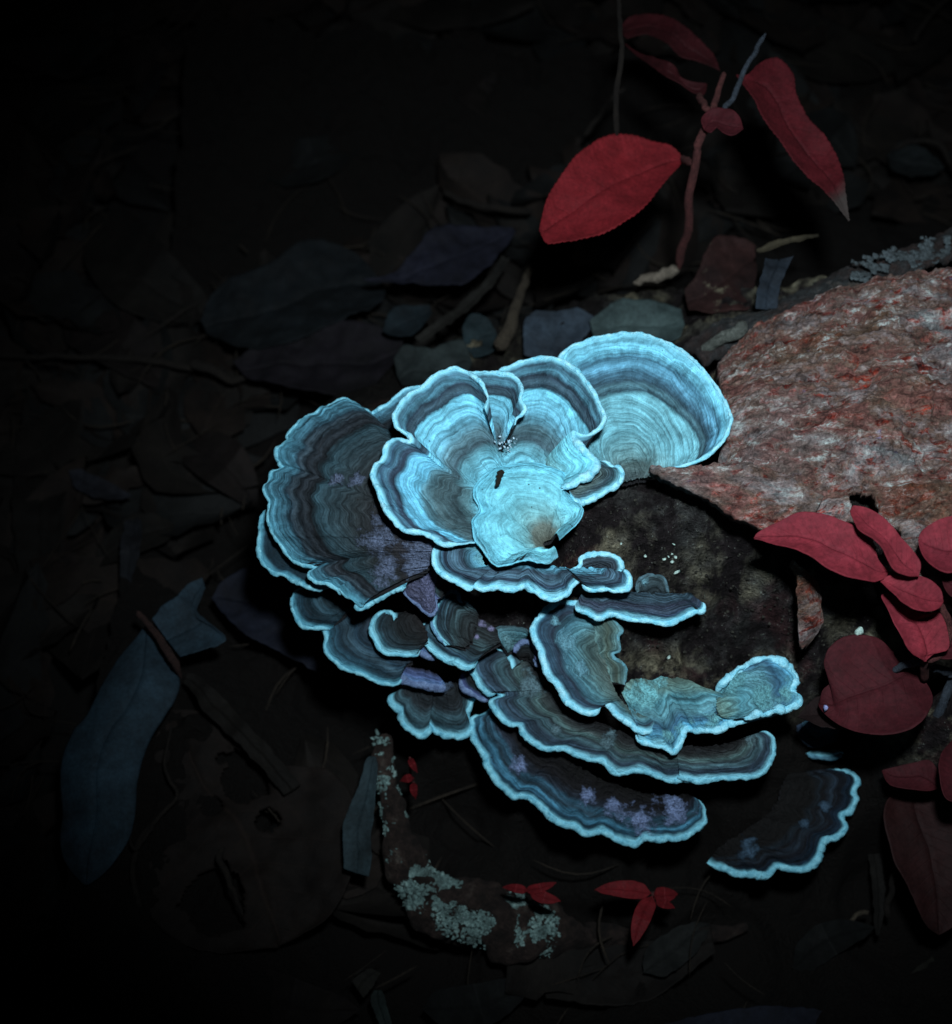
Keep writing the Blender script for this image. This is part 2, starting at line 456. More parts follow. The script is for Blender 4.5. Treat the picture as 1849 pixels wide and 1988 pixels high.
zJ = [(0, (32, 36, 38)), (.5, (42, 50, 54)), (.7, (68, 98, 106)), (.8, (42, 62, 68)), (1, (78, 124, 138))]
zK = [(0, (26, 24, 24)), (.22, (50, 50, 48)), (.34, (74, 80, 74)), (.42, (92, 112, 104)), (.52, (58, 66, 66)), (.62, (84, 108, 108)), (.75, (56, 68, 76)), (.88, (68, 86, 96)), (1, (86, 128, 144))]  # dark inner stops paint the shade under the brackets above
zL = [(0, (12, 10, 10)), (.35, (26, 24, 26)), (.5, (52, 58, 66)), (.58, (70, 104, 116)), (.7, (56, 76, 84)), (.8, (88, 140, 156)), (.88, (52, 82, 94)), (1, (94, 150, 168))]  # near-black inner stops put the shade beneath the long shelf into the colour
zM = [(0, (86, 92, 80)), (.25, (94, 116, 108)), (.45, (100, 140, 140)), (.62, (80, 118, 124)), (.72, (54, 62, 72)), (.82, (68, 92, 104)), (.9, (60, 84, 98)), (1, (92, 150, 168))]
zN = [(0, (62, 82, 92)), (.3, (70, 94, 106)), (.5, (64, 72, 90)), (.65, (84, 102, 120)), (.8, (56, 72, 94)), (1, (102, 156, 176))]
zO = [(0, (96, 108, 94)), (.2, (110, 134, 122)), (.4, (84, 124, 126)), (.6, (104, 140, 140)), (.8, (66, 96, 112)), (1, (110, 166, 180))]
zP2 = [(0, (2, 2, 3)), (.40, (4, 4, 5)), (.5, (26, 38, 46)), (.56, (10, 14, 20)), (.66, (34, 46, 56)), (.74, (10, 18, 28)), (.9, (22, 44, 60)), (1, (84, 142, 160))]  # inner half nearly black: the shadow on this bracket is painted in

cool = lambda z: [(p, (c[0]*.92, c[1]*1.0, min(255, c[2]*1.06))) for p, c in z]
zK, zM, zI, zL = cool(zK), cool(zM), cool(zI), cool(zL)
zO = [(p, (c[0]*1.02, c[1]*1.14, c[2]*1.2)) for p, c in zO]
A_out = C2([(640, 900), (560, 700), (500, 480), (520, 340), (560, 268), (610, 215), (700, 165), (850, 118), (1000, 98), (1130, 110), (1250, 150), (1370, 215), (1470, 300), (1560, 390),
            (1640, 510), (1690, 620), (1695, 680), (1660, 780), (1580, 870), (1500, 925), (1400, 962), (1300, 992), (1245, 1015)])
bracket('largest fan-shaped pale cyan bracket beside the bark at upper right', [
    dict(outer=A_out, inner=C2([(980, 1090), (1060, 1075), (1150, 1060), (1210, 1045)]), zo=[.134, .135, .140, .146, .150, .151, .148, .145], zi=[.137, .139],
         mat=cap_mat(zA, ring=.35, warp=.035), seed=11, ruffle=.0006, wob=.8, curl=.001, bulge=-.004, mr=.00045, margin=MARG)])
mB = cap_mat(zB, ring=.4, warp=.045); mP = cap_mat(zP, ring=.14, warp=.1, marg_w=(-.02, .05))
B3 = dict(outer=C2([(150, 760), (110, 600), (130, 440), (180, 352), (300, 292), (440, 258), (550, 270), (650, 312), (720, 380), (790, 470), (840, 570), (866, 640), (850, 700), (790, 745), (715, 757),
                    (668, 738)]), inner=C2([(60, 1080), (200, 1020), (400, 1060), (560, 1120)]), zo=[.138, .143, .147, .149, .149, .147], zi=[.1365, .1365], mat=mB, seed=3, ruffle=.001, wob=1.1, curl=.001, mr=.00052, bulge=-.003)
B3b = dict(outer=C2([(660, 730), (690, 790), (740, 860), (790, 900), (818, 935), (805, 985), (740, 1040), (680, 1075), (620, 1100), (590, 1120)]),
           inner=C2([(420, 1000), (440, 1080), (460, 1120)]), zo=[.1475, .147, .1465, .145], zi=[.135, .136], mat=cap_mat(zP, ring=.3, marg_w=(0, .3)), seed=8, ruffle=.0014, wob=3, mr=.0010)
B2 = dict(outer=C2([(-60, 640), (-90, 480), (-60, 380), (0, 353), (90, 350), (190, 352), (270, 372), (315, 415), (330, 475), (318, 530), (352, 580), (330, 620), (292, 650), (280, 690)]),
          inner=C2([(-10, 980), (60, 960), (120, 950)]), zo=[.143, .148, .1505, .151, .150, .1485], zi=[.1375, .1375], mat=mB, seed=4, ruffle=.0012, wob=1.6, mr=.0005, bulge=-.002)
B1 = dict(outer=C1([(1650, 1562), (1620, 1556), (1540, 1562), (1430, 1560), (1330, 1502), (1250, 1482), (1180, 1470), (1100, 1420), (1030, 1350), (1000, 1270), (960, 1160), (930, 1080), (950, 1010), (1000, 960), (1030, 870), (1090, 832), (1160, 838), (1192, 850),
                    (1206, 822), (1185, 795), (1110, 752), (1084, 690), (1100, 640), (1180, 530), (1280, 470), (1380, 390), (1500, 350), (1580, 350), (1640, 390), (1700, 450), (1737, 530), (1730, 580), (1712, 622)]),
          inner=C1([(1740, 1500), (1690, 1380), (1680, 1260), (1730, 1150), (1800, 1080), (1860, 1020)]), zo=[.142, .143, .144, .145, .146, .147, .1475, .149, .151, .152, .1505], zi=[.139, .139, .1385], mat=cap_mat(zB4, ring=.42, warp=.05, stops2=zB, split=(.46, .58)), seed=5, ruffle=.0012, wob=1.5, mr=.00055, bulge=-.003)
B5 = dict(outer=C2([(830, 930), (905, 960), (975, 985), (985, 1040), (930, 1100), (850, 1150), (760, 1192), (690, 1212), (645, 1170)]), inner=C2([(700, 1040), (660, 1080), (620, 1110)]),
          zo=[.138, .139, .140, .141], zi=[.142, .142], mat=cap_mat([(0, (84, 86, 76)), (.5, (96, 118, 116)), (.75, (74, 100, 110)), (1, (112, 178, 190))], ring=.8, ringf=14), seed=9, wob=2.5, mr=.0007)
B6 = dict(outer=C2([(560, 1560), (500, 1610), (420, 1600), (330, 1585), (240, 1615), (150, 1622), (80, 1540), (20, 1450), (0, 1330), (50, 1262), (10, 1180), (20, 1100), (100, 1010), (230, 962), (400, 950), (550, 982), (625, 1045), (600, 1110),
                    (660, 1180), (725, 1262), (700, 1330), (620, 1400), (570, 1450)]), inner=C2([(500, 1540), (470, 1520), (462, 1500), (480, 1480), (520, 1470)]), zo=[.1400, .1398, .1415, .1418, .1422, .1410, .1400], zi=[.1398, .1398],
          mat=mP, seed=7, ruffle=.0005, wob=2.2, curl=.0012, mr=.00022, bulge=.0035, lumps=.0012, margin=margin_mat((100, 180, 196), (135, 212, 228)))
bracket('broad central rosette bracket with lobed pale rim and smooth bright middle', [B3, B2, B1, B5, B3b, B6])

C_out = np.vstack([C1([(1560, 1560), (1490, 1560), (1420, 1566), (1372, 1602), (1355, 1660), (1380, 1740), (1450, 1790), (1520, 1830), (1600, 1868)]),
                   C2([(0, 1752), (60, 1782), (150, 1768), (270, 1790), (355, 1758), (420, 1790), (500, 1830), (565, 1836), (630, 1802), (652, 1765), (700, 1715), (735, 1698), (765, 1720), (740, 1745), (775, 1775), (850, 1782), (960, 1790),
                       (1020, 1772), (1036, 1722), (1012, 1664), (935, 1650), (885, 1682)])])
C_in = np.vstack([C1([(1700, 1560), (1690, 1640), (1740, 1730)]), C2([(150, 1610), (300, 1590), (420, 1600), (560, 1640), (700, 1650), (800, 1650), (850, 1690)])])
bracket('low wavy cyan bracket directly under the smooth middle of the central rosette', [
    dict(outer=C_out, inner=C_in, zo=[.136, .134, .130, .127, .126, .128], zi=[.136, .133, .130], mat=cap_mat(zC, ring=.6, ringf=13, patch=(120, 190, 205)), seed=13, ruffle=.0018, wob=1.2, mr=.0006,
         patches=[(905, 1070, .13, 26), (940, 1098, .13, 18)]),
    dict(outer=C2([(640, 1652), (705, 1612), (712, 1562), (780, 1540), (900, 1540), (962, 1572), (986, 1622), (975, 1655)]), inner=C2([(700, 1690), (780, 1680), (860, 1680)]), zo=[.130, .133, .130], zi=[.127, .127],
         mat=cap_mat([(0, (44, 50, 56)), (.6, (70, 86, 96)), (.8, (48, 62, 74)), (1, (84, 124, 142))], ring=.9, ringf=16), seed=14, wob=1., ruffle=.0008)])

D_out = np.vstack([C1([(1060, 960), (1020, 862), (980, 780), (930, 700), (900, 642), (830, 592), (750, 570), (680, 575), (580, 622), (480, 680), (390, 760), (347, 818), (352, 852), (292, 882), (270, 950), (300, 1008), (318, 1040), (240, 1072),
                       (228, 1122), (190, 1180), (204, 1240), (228, 1285), (212, 1360), (240, 1480), (300, 1560), (360, 1640), (440, 1692), (500, 1712), (558, 1722), (500, 1762), (505, 1795), (560, 1832), (650, 1850), (722, 1902)]),
                   C3([(550, 312), (620, 390), (690, 448), (725, 445)])])
bracket('large dark zoned bracket at the far left of the cluster with crinkled rim', [
    dict(outer=D_out, inner=D([(880, 960), (850, 1000), (845, 1030), (845, 1055), (842, 1075), (835, 1095), (822, 1110)]), zo=[.122, .127, .129, .126, .123, .120, .117, .116, .118], zi=[.136, .134, .124],
         mat=cap_mat(zD, ring=.4, warp=.05, patch=(98, 112, 138), margin=(104, 172, 190)), margin=MARG_D, seed=21, ruffle=.0024, wob=1.6, mr=.0006, bulge=.002, flute=.0005,
         patches=[(770, 1050, .118, 60), (745, 1090, .118, 34), (820, 1120, .118, 44), (790, 1010, .118, 40), (752, 1130, .117, 30), (700, 980, .118, 18), (660, 975, .118, 16)]),
    dict(outer=C3([(660, 420), (695, 450), (735, 440), (800, 404), (900, 354), (1000, 322)]), inner=D([(735, 1090), (760, 1085), (790, 1075), (830, 1068)]), zo=[.1170, .1165, .118, .121], zi=[.122, .127],
         mat=cap_mat(zD, ring=.4, warp=.05, patch=(104, 112, 142), margin=(104, 172, 190)), margin=MARG_D, seed=54, ruffle=.001, wob=1.4, mr=.0008,
         patches=[(770, 1100, .118, 60), (800, 1110, .118, 50)])])
bracket('lavender powdery mat joining the dark left bracket to those below it', [
    dict(outer=D([(775, 1120), (790, 1150), (812, 1168), (835, 1188), (846, 1180), (846, 1150), (852, 1100)]), inner=D([(790, 1065), (810, 1055), (835, 1050), (845, 1060)]), zo=[.117, .113, .112, .118], zi=[.125, .125],
         mat=cap_mat([(0, (70, 72, 92)), (1, (86, 88, 108))], margin=(84, 88, 112), patch=(100, 106, 138)), seed=52, wob=3, mr=.0005, margin=MARG_L, patches=[(830, 1110, .12, 60), (845, 1160, .116, 50)])])
bracket('thin crescent of bracket showing under the dark left bracket', [
    dict(outer=C1([(240, 1290), (172, 1350), (150, 1420), (156, 1500), (145, 1600), (170, 1680), (240, 1750), (320, 1770), (400, 1822), (470, 1868), (550, 1885), (640, 1870)]), inner=C1([(420, 1400), (460, 1550), (600, 1720), (760, 1800)]),
         zo=[.112, .110, .108, .108], zi=[.108, .106], mat=cap_mat(zF, ring=.3, margin=(104, 172, 190)), margin=MARG_D, seed=22, wob=1.5, mr=.0006, ruffle=.0018)])
bracket('back bracket peeping out between the dark left bracket and the rosette', [
    dict(outer=C1([(880, 760), (930, 662), (1000, 620), (1050, 590), (1120, 522), (1200, 480), (1290, 465), (1400, 440)]), inner=C1([(1000, 960), (1150, 900), (1300, 820)]), zo=[.124, .128, .130, .130], zi=[.118, .118],
         mat=cap_mat(zE, ring=.5), seed=23, wob=1.2, mr=.0005, ruffle=.001)])
bracket('small round-edged bracket below the crescent at the left', [
    dict(outer=C3([(420, 322), (330, 328), (278, 350), (256, 420), (270, 500), (320, 568), (380, 590), (440, 592), (520, 600)]), inner=C3([(560, 330), (600, 400), (620, 500)]), zo=[.096, .094, .092, .09], zi=[.098, .096],
         mat=cap_mat(zF, ring=.5, margin=(104, 172, 190)), margin=MARG_D, seed=24, wob=1.3)])
bracket('long dark blue bracket sloping down beneath the dark left bracket', [
    dict(outer=C3([(620, 500), (580, 480), (530, 466), (462, 490), (440, 560), (484, 640), (474, 720), (500, 782), (580, 842), (700, 892), (800, 942), (880, 966), (950, 950), (964, 902), (925, 880)]), inner=C3([(760, 420), (900, 560), (1000, 700), (1050, 830)]),
         zo=[.094, .090, .086, .083, .084], zi=[.094, .086], mat=cap_mat(zG, ring=.55, margin=(104, 172, 190)), margin=MARG_D, seed=25, wob=1.6, ruffle=.0016, mr=.0006),
    dict(outer=C3([(925, 890), (985, 925), (1060, 955), (1130, 965), (1190, 975), (1240, 985), (1262, 960)]), inner=C3([(960, 840), (1080, 860), (1200, 900)]), zo=[.082, .080, .079], zi=[.084, .083],
         mat=cap_mat([(0, (38, 36, 44)), (.5, (84, 100, 140)), (1, (100, 130, 170))], margin=(110, 140, 180), ring=.3), margin=MARG_L, seed=26, wob=3, mr=.0012)])
bracket('small dark ring-edged bracket tucked behind the long blue one', [
    dict(outer=C3([(925, 545), (910, 502), (850, 492), (790, 528), (770, 590), (800, 680), (850, 748), (950, 770), (1060, 775), (1092, 730)]), inner=C3([(1000, 500), (1080, 540), (1140, 620), (1150, 690)]), zo=[.102, .099, .095, .094], zi=[.100, .098],
         mat=cap_mat(zH, ring=.6, ringf=13), margin=MARG_D, seed=27, wob=1.4, mr=.00055),
    dict(outer=C3([(1090, 745), (1140, 770), (1200, 780)]), inner=C3([(1120, 690), (1180, 720), (1220, 740)]), zo=[.092, .09], zi=[.094, .094], mat=cap_mat(zH, margin=(110, 140, 180)), margin=MARG_L, seed=28, wob=2.5, mr=.0010)])
bracket('folded dark bracket with wavy ridges left of the knobbly wood', [
    dict(outer=C3([(1195, 602), (1140, 572), (1092, 592), (1080, 640), (1130, 692), (1200, 762), (1300, 822), (1380, 856), (1432, 845), (1470, 800)]), inner=C3([(1260, 560), (1360, 540), (1480, 540), (1580, 600), (1620, 700)]), zo=[.099, .098, .096, .095], zi=[.100, .098],
         mat=cap_mat(zI, ring=.8, ringf=12, patch=(130, 130, 165)), margin=MARG_D, seed=29, wob=1.2, ruffle=.0018, mr=.0006, patches=[(935, 1210, .098, 9), (955, 1222, .098, 6), (925, 1235, .098, 7)]),
    dict(outer=C3([(1440, 450), (1400, 420), (1352, 408), (1340, 362), (1290, 340), (1230, 372), (1190, 450), (1168, 520), (1180, 585), (1210, 640), (1260, 700)]), inner=C3([(1480, 520), (1460, 600), (1440, 680), (1400, 730)]), zo=[.106, .109, .108, .104, .1005], zi=[.1025, .0995],
         mat=cap_mat(zI, ring=.8, ringf=12, patch=(130, 130, 165)), margin=margin_mat((74, 104, 128), (120, 170, 196)), seed=55, wob=1.2, ruffle=.0016, mr=.0006)])
bracket('tiny lavender-rimmed bracket above the folded one', [
    dict(outer=C3([(1200, 405), (1160, 360), (1138, 300), (1170, 240), (1240, 225), (1300, 240)]), inner=C3([(1240, 400), (1290, 330), (1330, 300)]), zo=[.114, .117, .118], zi=[.114, .115],
         mat=cap_mat(zI, ring=.9, ringf=14, margin=(110, 120, 165)), margin=MARG_L, seed=30, wob=1.5, mr=.0007)])
bracket('lowest-left bracket with scalloped rim hanging over black shadow', [
    dict(outer=C3([(960, 1000), (912, 1035), (910, 1100), (962, 1140), (972, 1190), (1030, 1260), (1110, 1292), (1158, 1270), (1152, 1232), (1200, 1275), (1300, 1310), (1385, 1298), (1432, 1240), (1402, 1180), (1432, 1100), (1470, 1065)]),
         inner=C3([(1060, 970), (1150, 960), (1260, 960), (1370, 970)]), zo=[.070, .067, .064, .063, .066, .07], zi=[.072, .074], mat=cap_mat(zJ, ring=.55, patch=(84, 104, 128)), margin=MARG_D, seed=31, wob=2.2, ruffle=.0018, mr=.0008, patches=[(860, 1340, .07, 18)])])
K_out = np.vstack([C4([(362, 858), (342, 792), (290, 742), (220, 728), (150, 752), (100, 802), (88, 862), (120, 932), (160, 982), (205, 1020), (255, 1000), (282, 1040), (225, 1075), (232, 1110), (282, 1172), (330, 1220), (400, 1230), (430, 1282), (500, 1342), (560, 1380),
                       (680, 1380), (760, 1412), (850, 1450), (950, 1462), (1000, 1510), (1070, 1542), (1180, 1530), (1280, 1542), (1390, 1590), (1500, 1580), (1600, 1592)]),
                   C5([(1000, 348), (1090, 366), (1200, 352), (1300, 346), (1362, 320), (1392, 280), (1407, 230), (1396, 180), (1360, 160), (1318, 176)])])
K_in = np.vstack([C4([(480, 800), (540, 850), (600, 900), (680, 1010), (760, 1110), (860, 1190), (980, 1240), (1100, 1290), (1300, 1360)]), C5([(1080, 225), (1180, 215), (1270, 190)])])
bracket('longest bracket, a sweeping cyan-edged shelf across the lower cluster', [
    dict(outer=K_out, inner=K_in, zo=[.088, .086, .082, .079, .077, .076, .078, .082], zi=[.086, .084, .082, .084], mat=cap_mat(zK, ring=.6, patch=(98, 128, 138)), seed=33, wob=1.6, ruffle=.0018, mr=.0007, margin=MARG_D,
         patches=[(1025, 1325, .085, 32), (1182, 1440, .08, 20), (1450, 1430, .08, 26), (1080, 1420, .08, 14)]),
    dict(outer=C4([(370, 750), (400, 705), (440, 680), (490, 685), (525, 720), (520, 780), (555, 850)]), inner=C4([(420, 800), (460, 790), (500, 830)]), zo=[.094, .096, .094], zi=[.090, .090], mat=cap_mat(zH, margin=(110, 120, 165)), margin=MARG_L, seed=34, wob=1.2, mr=.0007)])
L_out = C5([(215, 50), (180, 80), (130, 100), (124, 130), (135, 190), (180, 260), (195, 310), (235, 372), (300, 420), (370, 435), (430, 490), (500, 545), (560, 555), (610, 586), (690, 575), (750, 610), (820, 626), (860, 604), (940, 610), (1010, 610),
            (1070, 572), (1112, 530), (1117, 490), (1092, 455)])
bracket('lowest long bracket with deeply scalloped rim and powdery right end', [
    dict(outer=L_out, inner=C5([(270, 60), (380, 150), (480, 240), (580, 310), (700, 370), (820, 410), (940, 430), (1040, 425)]), zo=[.068, .064, .058, .054, .052, .054, .058], zi=[.074, .066, .060, .062],
         mat=cap_mat(zL, ring=.6, patch=(120, 140, 180)), seed=35, wob=2.6, ruffle=.0022, mr=.0009, margin=MARG_D, patches=[(1245, 1582, .06, 38), (1310, 1570, .06, 34), (1010, 1480, .066, 26), (1140, 1545, .06, 24), (1190, 1560, .06, 20)]),
    dict(outer=C3([(1360, 900), (1365, 960), (1400, 1000), (1470, 1040), (1540, 1070)]), inner=C3([(1420, 880), (1480, 940), (1560, 1010)]), zo=[.080, .078], zi=[.082, .082], mat=cap_mat(zH, margin=(100, 112, 158)), margin=MARG_L, seed=36, wob=1.2, mr=.0008)])
M_out = C4([(900, 470), (800, 430), (700, 430), (620, 442), (550, 500), (500, 570), (495, 622), (530, 702), (560, 800), (590, 890), (650, 952), (690, 1022), (740, 1090), (820, 1142), (900, 1142), (940, 1088), (985, 1102), (1050, 1160), (1130, 1212), (1200, 1262), (1270, 1266), (1312, 1232), (1322, 1198)])
bracket('curled C-shaped bracket left of the cut wood, its edge a bright hook', [
    dict(outer=M_out, inner=C4([(980, 640), (960, 700), (960, 760), (980, 850), (1010, 950), (1060, 1050), (1130, 1130), (1210, 1170)]), zo=[.106, .108, .106, .102, .098, .096, .094, .094], zi=[.100, .098, .094],
         mat=cap_mat(zM, ring=.5, patch=(112, 168, 186)), seed=41, wob=1.5, ruffle=.0016, mr=.0008, margin=MARG, patches=[(1100, 1258, .1, 26), (1128, 1300, .1, 22), (1075, 1222, .1, 10)]),
    dict(outer=C4([(1000, 520), (1045, 550), (1086, 602), (1062, 642), (1074, 700), (1070, 730), (1030, 746), (1045, 790), (1100, 830), (1115, 880), (1105, 960)]), inner=C4([(900, 560), (900, 650), (920, 740), (960, 850), (1000, 960)]), zo=[.106, .105, .102, .098], zi=[.103, .100, .096],
         mat=cap_mat([(0, (96, 130, 128)), (.5, (88, 104, 92)), (.8, (92, 126, 124)), (1, (92, 132, 136))], ring=.5, margin=(108, 150, 156), marg_w=(0, .1)), seed=42, wob=2, mr=.00045, margin=margin_mat((84, 116, 112), (112, 172, 186)))])
bracket('straight narrow shelf bracket jutting right over the cut wood', [
    dict(outer=C4([(775, 440), (785, 485), (840, 492), (890, 515), (930, 532), (1000, 508), (1060, 514), (1150, 532), (1300, 556), (1400, 556), (1480, 522), (1560, 482), (1612, 478), (1618, 440), (1580, 422)]), inner=C4([(830, 375), (950, 372), (1100, 368), (1300, 378), (1430, 385), (1525, 375)]),
         zo=[.114, .112, .110, .110, .112], zi=[.117, .117], mat=cap_mat(zN, ring=.55, ringf=13), seed=43, wob=1.4, ruffle=.0014, mr=.0007)])
bracket('small pale grey ear-shaped bracket above the straight shelf', [
    dict(outer=C4([(1180, 350), (1175, 310), (1195, 265), (1240, 240), (1300, 228), (1345, 240), (1372, 290), (1395, 360)]), inner=C4([(1220, 372), (1290, 376), (1370, 380)]), zo=[.120, .124, .120], zi=[.117, .117],
         mat=cap_mat([(0, (54, 66, 70)), (.6, (70, 88, 92)), (1, (84, 108, 112))], ring=.6, margin=(90, 120, 126), patch=(110, 160, 175)), seed=44, wob=3, mr=.0004, margin=margin_mat((64, 84, 90), (96, 130, 140)), patches=[(1250, 1130, .12, 9)])])
O_out = D([(1238, 1418), (1246, 1434), (1290, 1447), (1311, 1456), (1326, 1436), (1340, 1408), (1372, 1418), (1395, 1418), (1430, 1400), (1480, 1386), (1530, 1372), (1556, 1352), (1544, 1332), (1552, 1308), (1534, 1286), (1495, 1276), (1455, 1284), (1425, 1302), (1398, 1330)])
O_in = D([(1245, 1400), (1235, 1380), (1225, 1350), (1225, 1328), (1260, 1316), (1300, 1314), (1335, 1322), (1362, 1338), (1385, 1345)])
bracket('thick frosted bracket with broken-looking wedge rim at the right', [
    dict(outer=D([(1236, 1416), (1246, 1434), (1290, 1447), (1311, 1456), (1326, 1436), (1338, 1410), (1365, 1416), (1395, 1418), (1430, 1402), (1480, 1387), (1530, 1372)]),
         inner=D([(1208, 1348), (1218, 1326), (1238, 1316), (1275, 1316), (1305, 1314), (1335, 1322), (1362, 1338), (1390, 1350)]), zo=[.092, .090, .089, .092, .094, .096], zi=[.096, .096],
         mat=cap_mat(zO, ring=.5, warp=.3, patch=(130, 205, 214)), seed=45, wob=3.4, ruffle=.0022, mr=.0009, bulge=.001, lumps=.003, flute=.0007,
         patches=[(1262, 1345, .096, 40), (1330, 1402, .095, 22), (1390, 1392, .095, 26), (1300, 1420, .094, 22), (1450, 1380, .095, 22)]),
    dict(outer=D([(1392, 1340), (1400, 1322), (1425, 1302), (1455, 1284), (1495, 1276), (1534, 1286), (1552, 1308), (1544, 1332), (1557, 1352), (1530, 1371), (1490, 1380), (1450, 1392)]),
         inner=D([(1392, 1352), (1392, 1362), (1392, 1372), (1395, 1384), (1405, 1392)]), zo=[.098, .102, .105, .104, .102, .099], zi=[.0975, .096],
         mat=cap_mat(zO, ring=.5, warp=.25, patch=(112, 180, 190)), seed=53, wob=3.2, ruffle=.0022, mr=.0010, bulge=-.002, lumps=.002, flute=.0008,
         patches=[(1480, 1350, .099, 30), (1425, 1325, .099, 24), (1530, 1345, .101, 30)])])
P_out = R4([(900, 290), (985, 290), (1040, 293), (1095, 320), (1112, 370), (1080, 430), (1092, 490), (1060, 560), (1010, 602), (1022, 690), (970, 740), (890, 762), (862, 820), (850, 880), (782, 946), (690, 952), (575, 935), (530, 980), (470, 1002), (380, 992), (280, 980), (180, 945), (100, 908)])
bracket('shadowed ruffled bracket alone at the lower right of the log', [
    dict(outer=P_out, inner=R4([(640, 320), (600, 400), (570, 500), (490, 610), (360, 700), (240, 770), (130, 860)]), zo=[.050, .048, .045, .042, .040, .040], zi=[.048, .042], mat=cap_mat(zP2, ring=.7, patch=(60, 84, 104)), seed=46, wob=2.2, ruffle=.002, mr=.0010, margin=MARG_D,
         patches=[(1455, 1650, .042, 22), (1560, 1600, .045, 12), (1600, 1570, .045, 12)])])
bracket('small blurred bracket under the round dark red leaf', [
    dict(outer=R4([(700, 0), (720, 60), (760, 110), (830, 140), (900, 120), (960, 90), (985, 30)]), inner=R4([(790, -40), (850, -50), (920, -40)]), zo=[.058, .056, .058], zi=[.058, .058], mat=cap_mat([(0, (40, 56, 66)), (.5, (86, 130, 150)), (.8, (50, 76, 92)), (1, (54, 62, 80))], margin=(60, 76, 96)), seed=47,
         wob=2, mr=.0004, margin=margin_mat((40, 52, 64), (60, 80, 96))),
    dict(outer=R4([(760, 178), (850, 205), (940, 205), (1010, 185)]), inner=R4([(800, 165), (870, 165), (960, 165)]), zo=[.052, .052], zi=[.054, .054], mat=cap_mat(zH), seed=48, wob=1, mr=.0008, margin=margin_mat((70, 110, 128), (100, 150, 166)))])
bracket('pale greenish stub of a bracket between the folded one and the hook', [
    dict(outer=C4([(255, 640), (250, 590), (300, 572), (370, 575), (450, 590), (485, 620)]), inner=C4([(330, 760), (380, 740), (440, 690)]), zo=[.096, .098, .097], zi=[.090, .090], mat=cap_mat([(0, (70, 96, 98)), (.5, (92, 140, 148)), (1, (70, 92, 96))], ring=.6, margin=(66, 88, 92), patch=(112, 160, 170)), seed=49, wob=3, mr=.0003,
         margin=margin_mat((50, 66, 70), (80, 110, 116)), patches=[(990, 1240, .096, 18)])])

# ------------------------------------------------------------------ the rotten log
log = thing('rotten_log', 'rotten fallen log with flaking red-grey bark and a dark decayed end', 'log', P(1300, 1300, 0))
ctl = [(1130, 960, .133), (1220, 945, .136), (1300, 945, .138), (1380, 970, .136), (1450, 1000, .132), (1510, 1060, .122), (1550, 1130, .110), (1565, 1220, .098), (1570, 1290, .088), (1500, 1240, .086), (1500, 1330, .074),
       (1200, 1010, .131), (1300, 1040, .127), (1400, 1080, .116), (1450, 1150, .102), (1130, 1060, .127), (1110, 1100, .124), (1200, 1100, .120), (1300, 1120, .112), (1400, 1200, .088), (1300, 1200, .092), (1260, 1240, .084), (1350, 1290, .074), (1250, 1300, .074), (1440, 1300, .074),
       (1050, 1100, .112), (980, 1160, .092), (1010, 1230, .084), (900, 1180, .090), (850, 1200, .080), (820, 1100, .102), (900, 1020, .110), (980, 930, .118), (1080, 880, .118), (1150, 850, .112), (1250, 900, .122),
       (1000, 1370, .058), (1100, 1400, .060), (1200, 1450, .050), (1400, 1440, .055), (1540, 1440, .055), (900, 1400, .040), (960, 1450, .03), (1100, 1500, .03), (1300, 1520, .03), (1500, 1560, .03), (1600, 1500, .04), (1620, 1400, .055), (1630, 1250, .085), (1640, 1130, .11), (1650, 1050, .13),
       (1700, 1200, .10), (1800, 1200, .12), (1900, 1300, .10), (1750, 1400, .04), (1900, 1500, .03), (700, 1000, .08), (620, 900, .05), (700, 850, .06), (600, 1050, .05), (700, 1200, .05), (750, 1300, .03), (850, 850, .08), (1000, 760, .06), (1200, 700, .06), (1300, 720, .08),
       (1450, 700, .095), (1650, 620, .095), (1850, 590, .095), (2100, 500, .09), (1500, 560, .03), (1650, 480, .015), (1850, 410, .01), (2100, 330, .01), (1400, 850, .120), (1480, 850, .128), (1600, 800, .136), (1750, 750, .130), (1900, 800, .130), (2100, 700, .13), (2100, 1000, .13), (1800, 950, .135), (1650, 950, .132), (1700, 1050, .127), (2100, 1200, .10),
       (1100, 1650, .004), (1300, 1680, .004), (900, 1600, .004), (1500, 1700, .0), (800, 1450, .01), (700, 1450, .0), (650, 1350, .0), (560, 1200, .0), (480, 1050, .0), (480, 850, .0), (600, 720, .0), (800, 640, .0), (1000, 580, .0), (1200, 540, .0), (1400, 470, .0), (1700, 380, .0), (2100, 280, .0),
       (1100, 1850, .0), (1400, 1850, .0), (1700, 1750, .0), (1900, 1700, .0), (800, 1850, 0.), (650, 1650, 0.), (2100, 1500, 0.)]
cp = np.array([P(a, b, c) for a, b, c in ctl])
nx, ny = 460, 420
gx = np.linspace(-.125, .36, nx); gy = np.linspace(-.175, .27, ny)
GX, GY = np.meshgrid(gx, gy, indexing='ij')
Hm = np.zeros_like(GX); Wt = np.zeros_like(GX)
for c in cp:
    d2 = (GX-c[0])**2+(GY-c[1])**2+2e-5
    w = d2**-2.2; Hm += w*c[2]; Wt += w
Hm /= Wt
xy = np.stack([GX, GY], -1)
Hs = Hm.copy()
lump = np.clip(Hm/.03, 0, 1)
Hm = Hm + lump*(noise(xy, 45, 3, 3)*.008 + noise(xy, 160, 4, 4)*.0048 + noise(xy, 600, 5, 3)*.0022)
Hm -= lump*np.clip(noise(xy, 75, 6, 2)-.25, 0, 1)*.02
def carve(x, y, z, r, d):
    c = P(x, y, z); q = np.hypot(GX-c[0], GY-c[1])/(r*.00016)
    return d*np.clip(1-q, 0, 1)**1.3
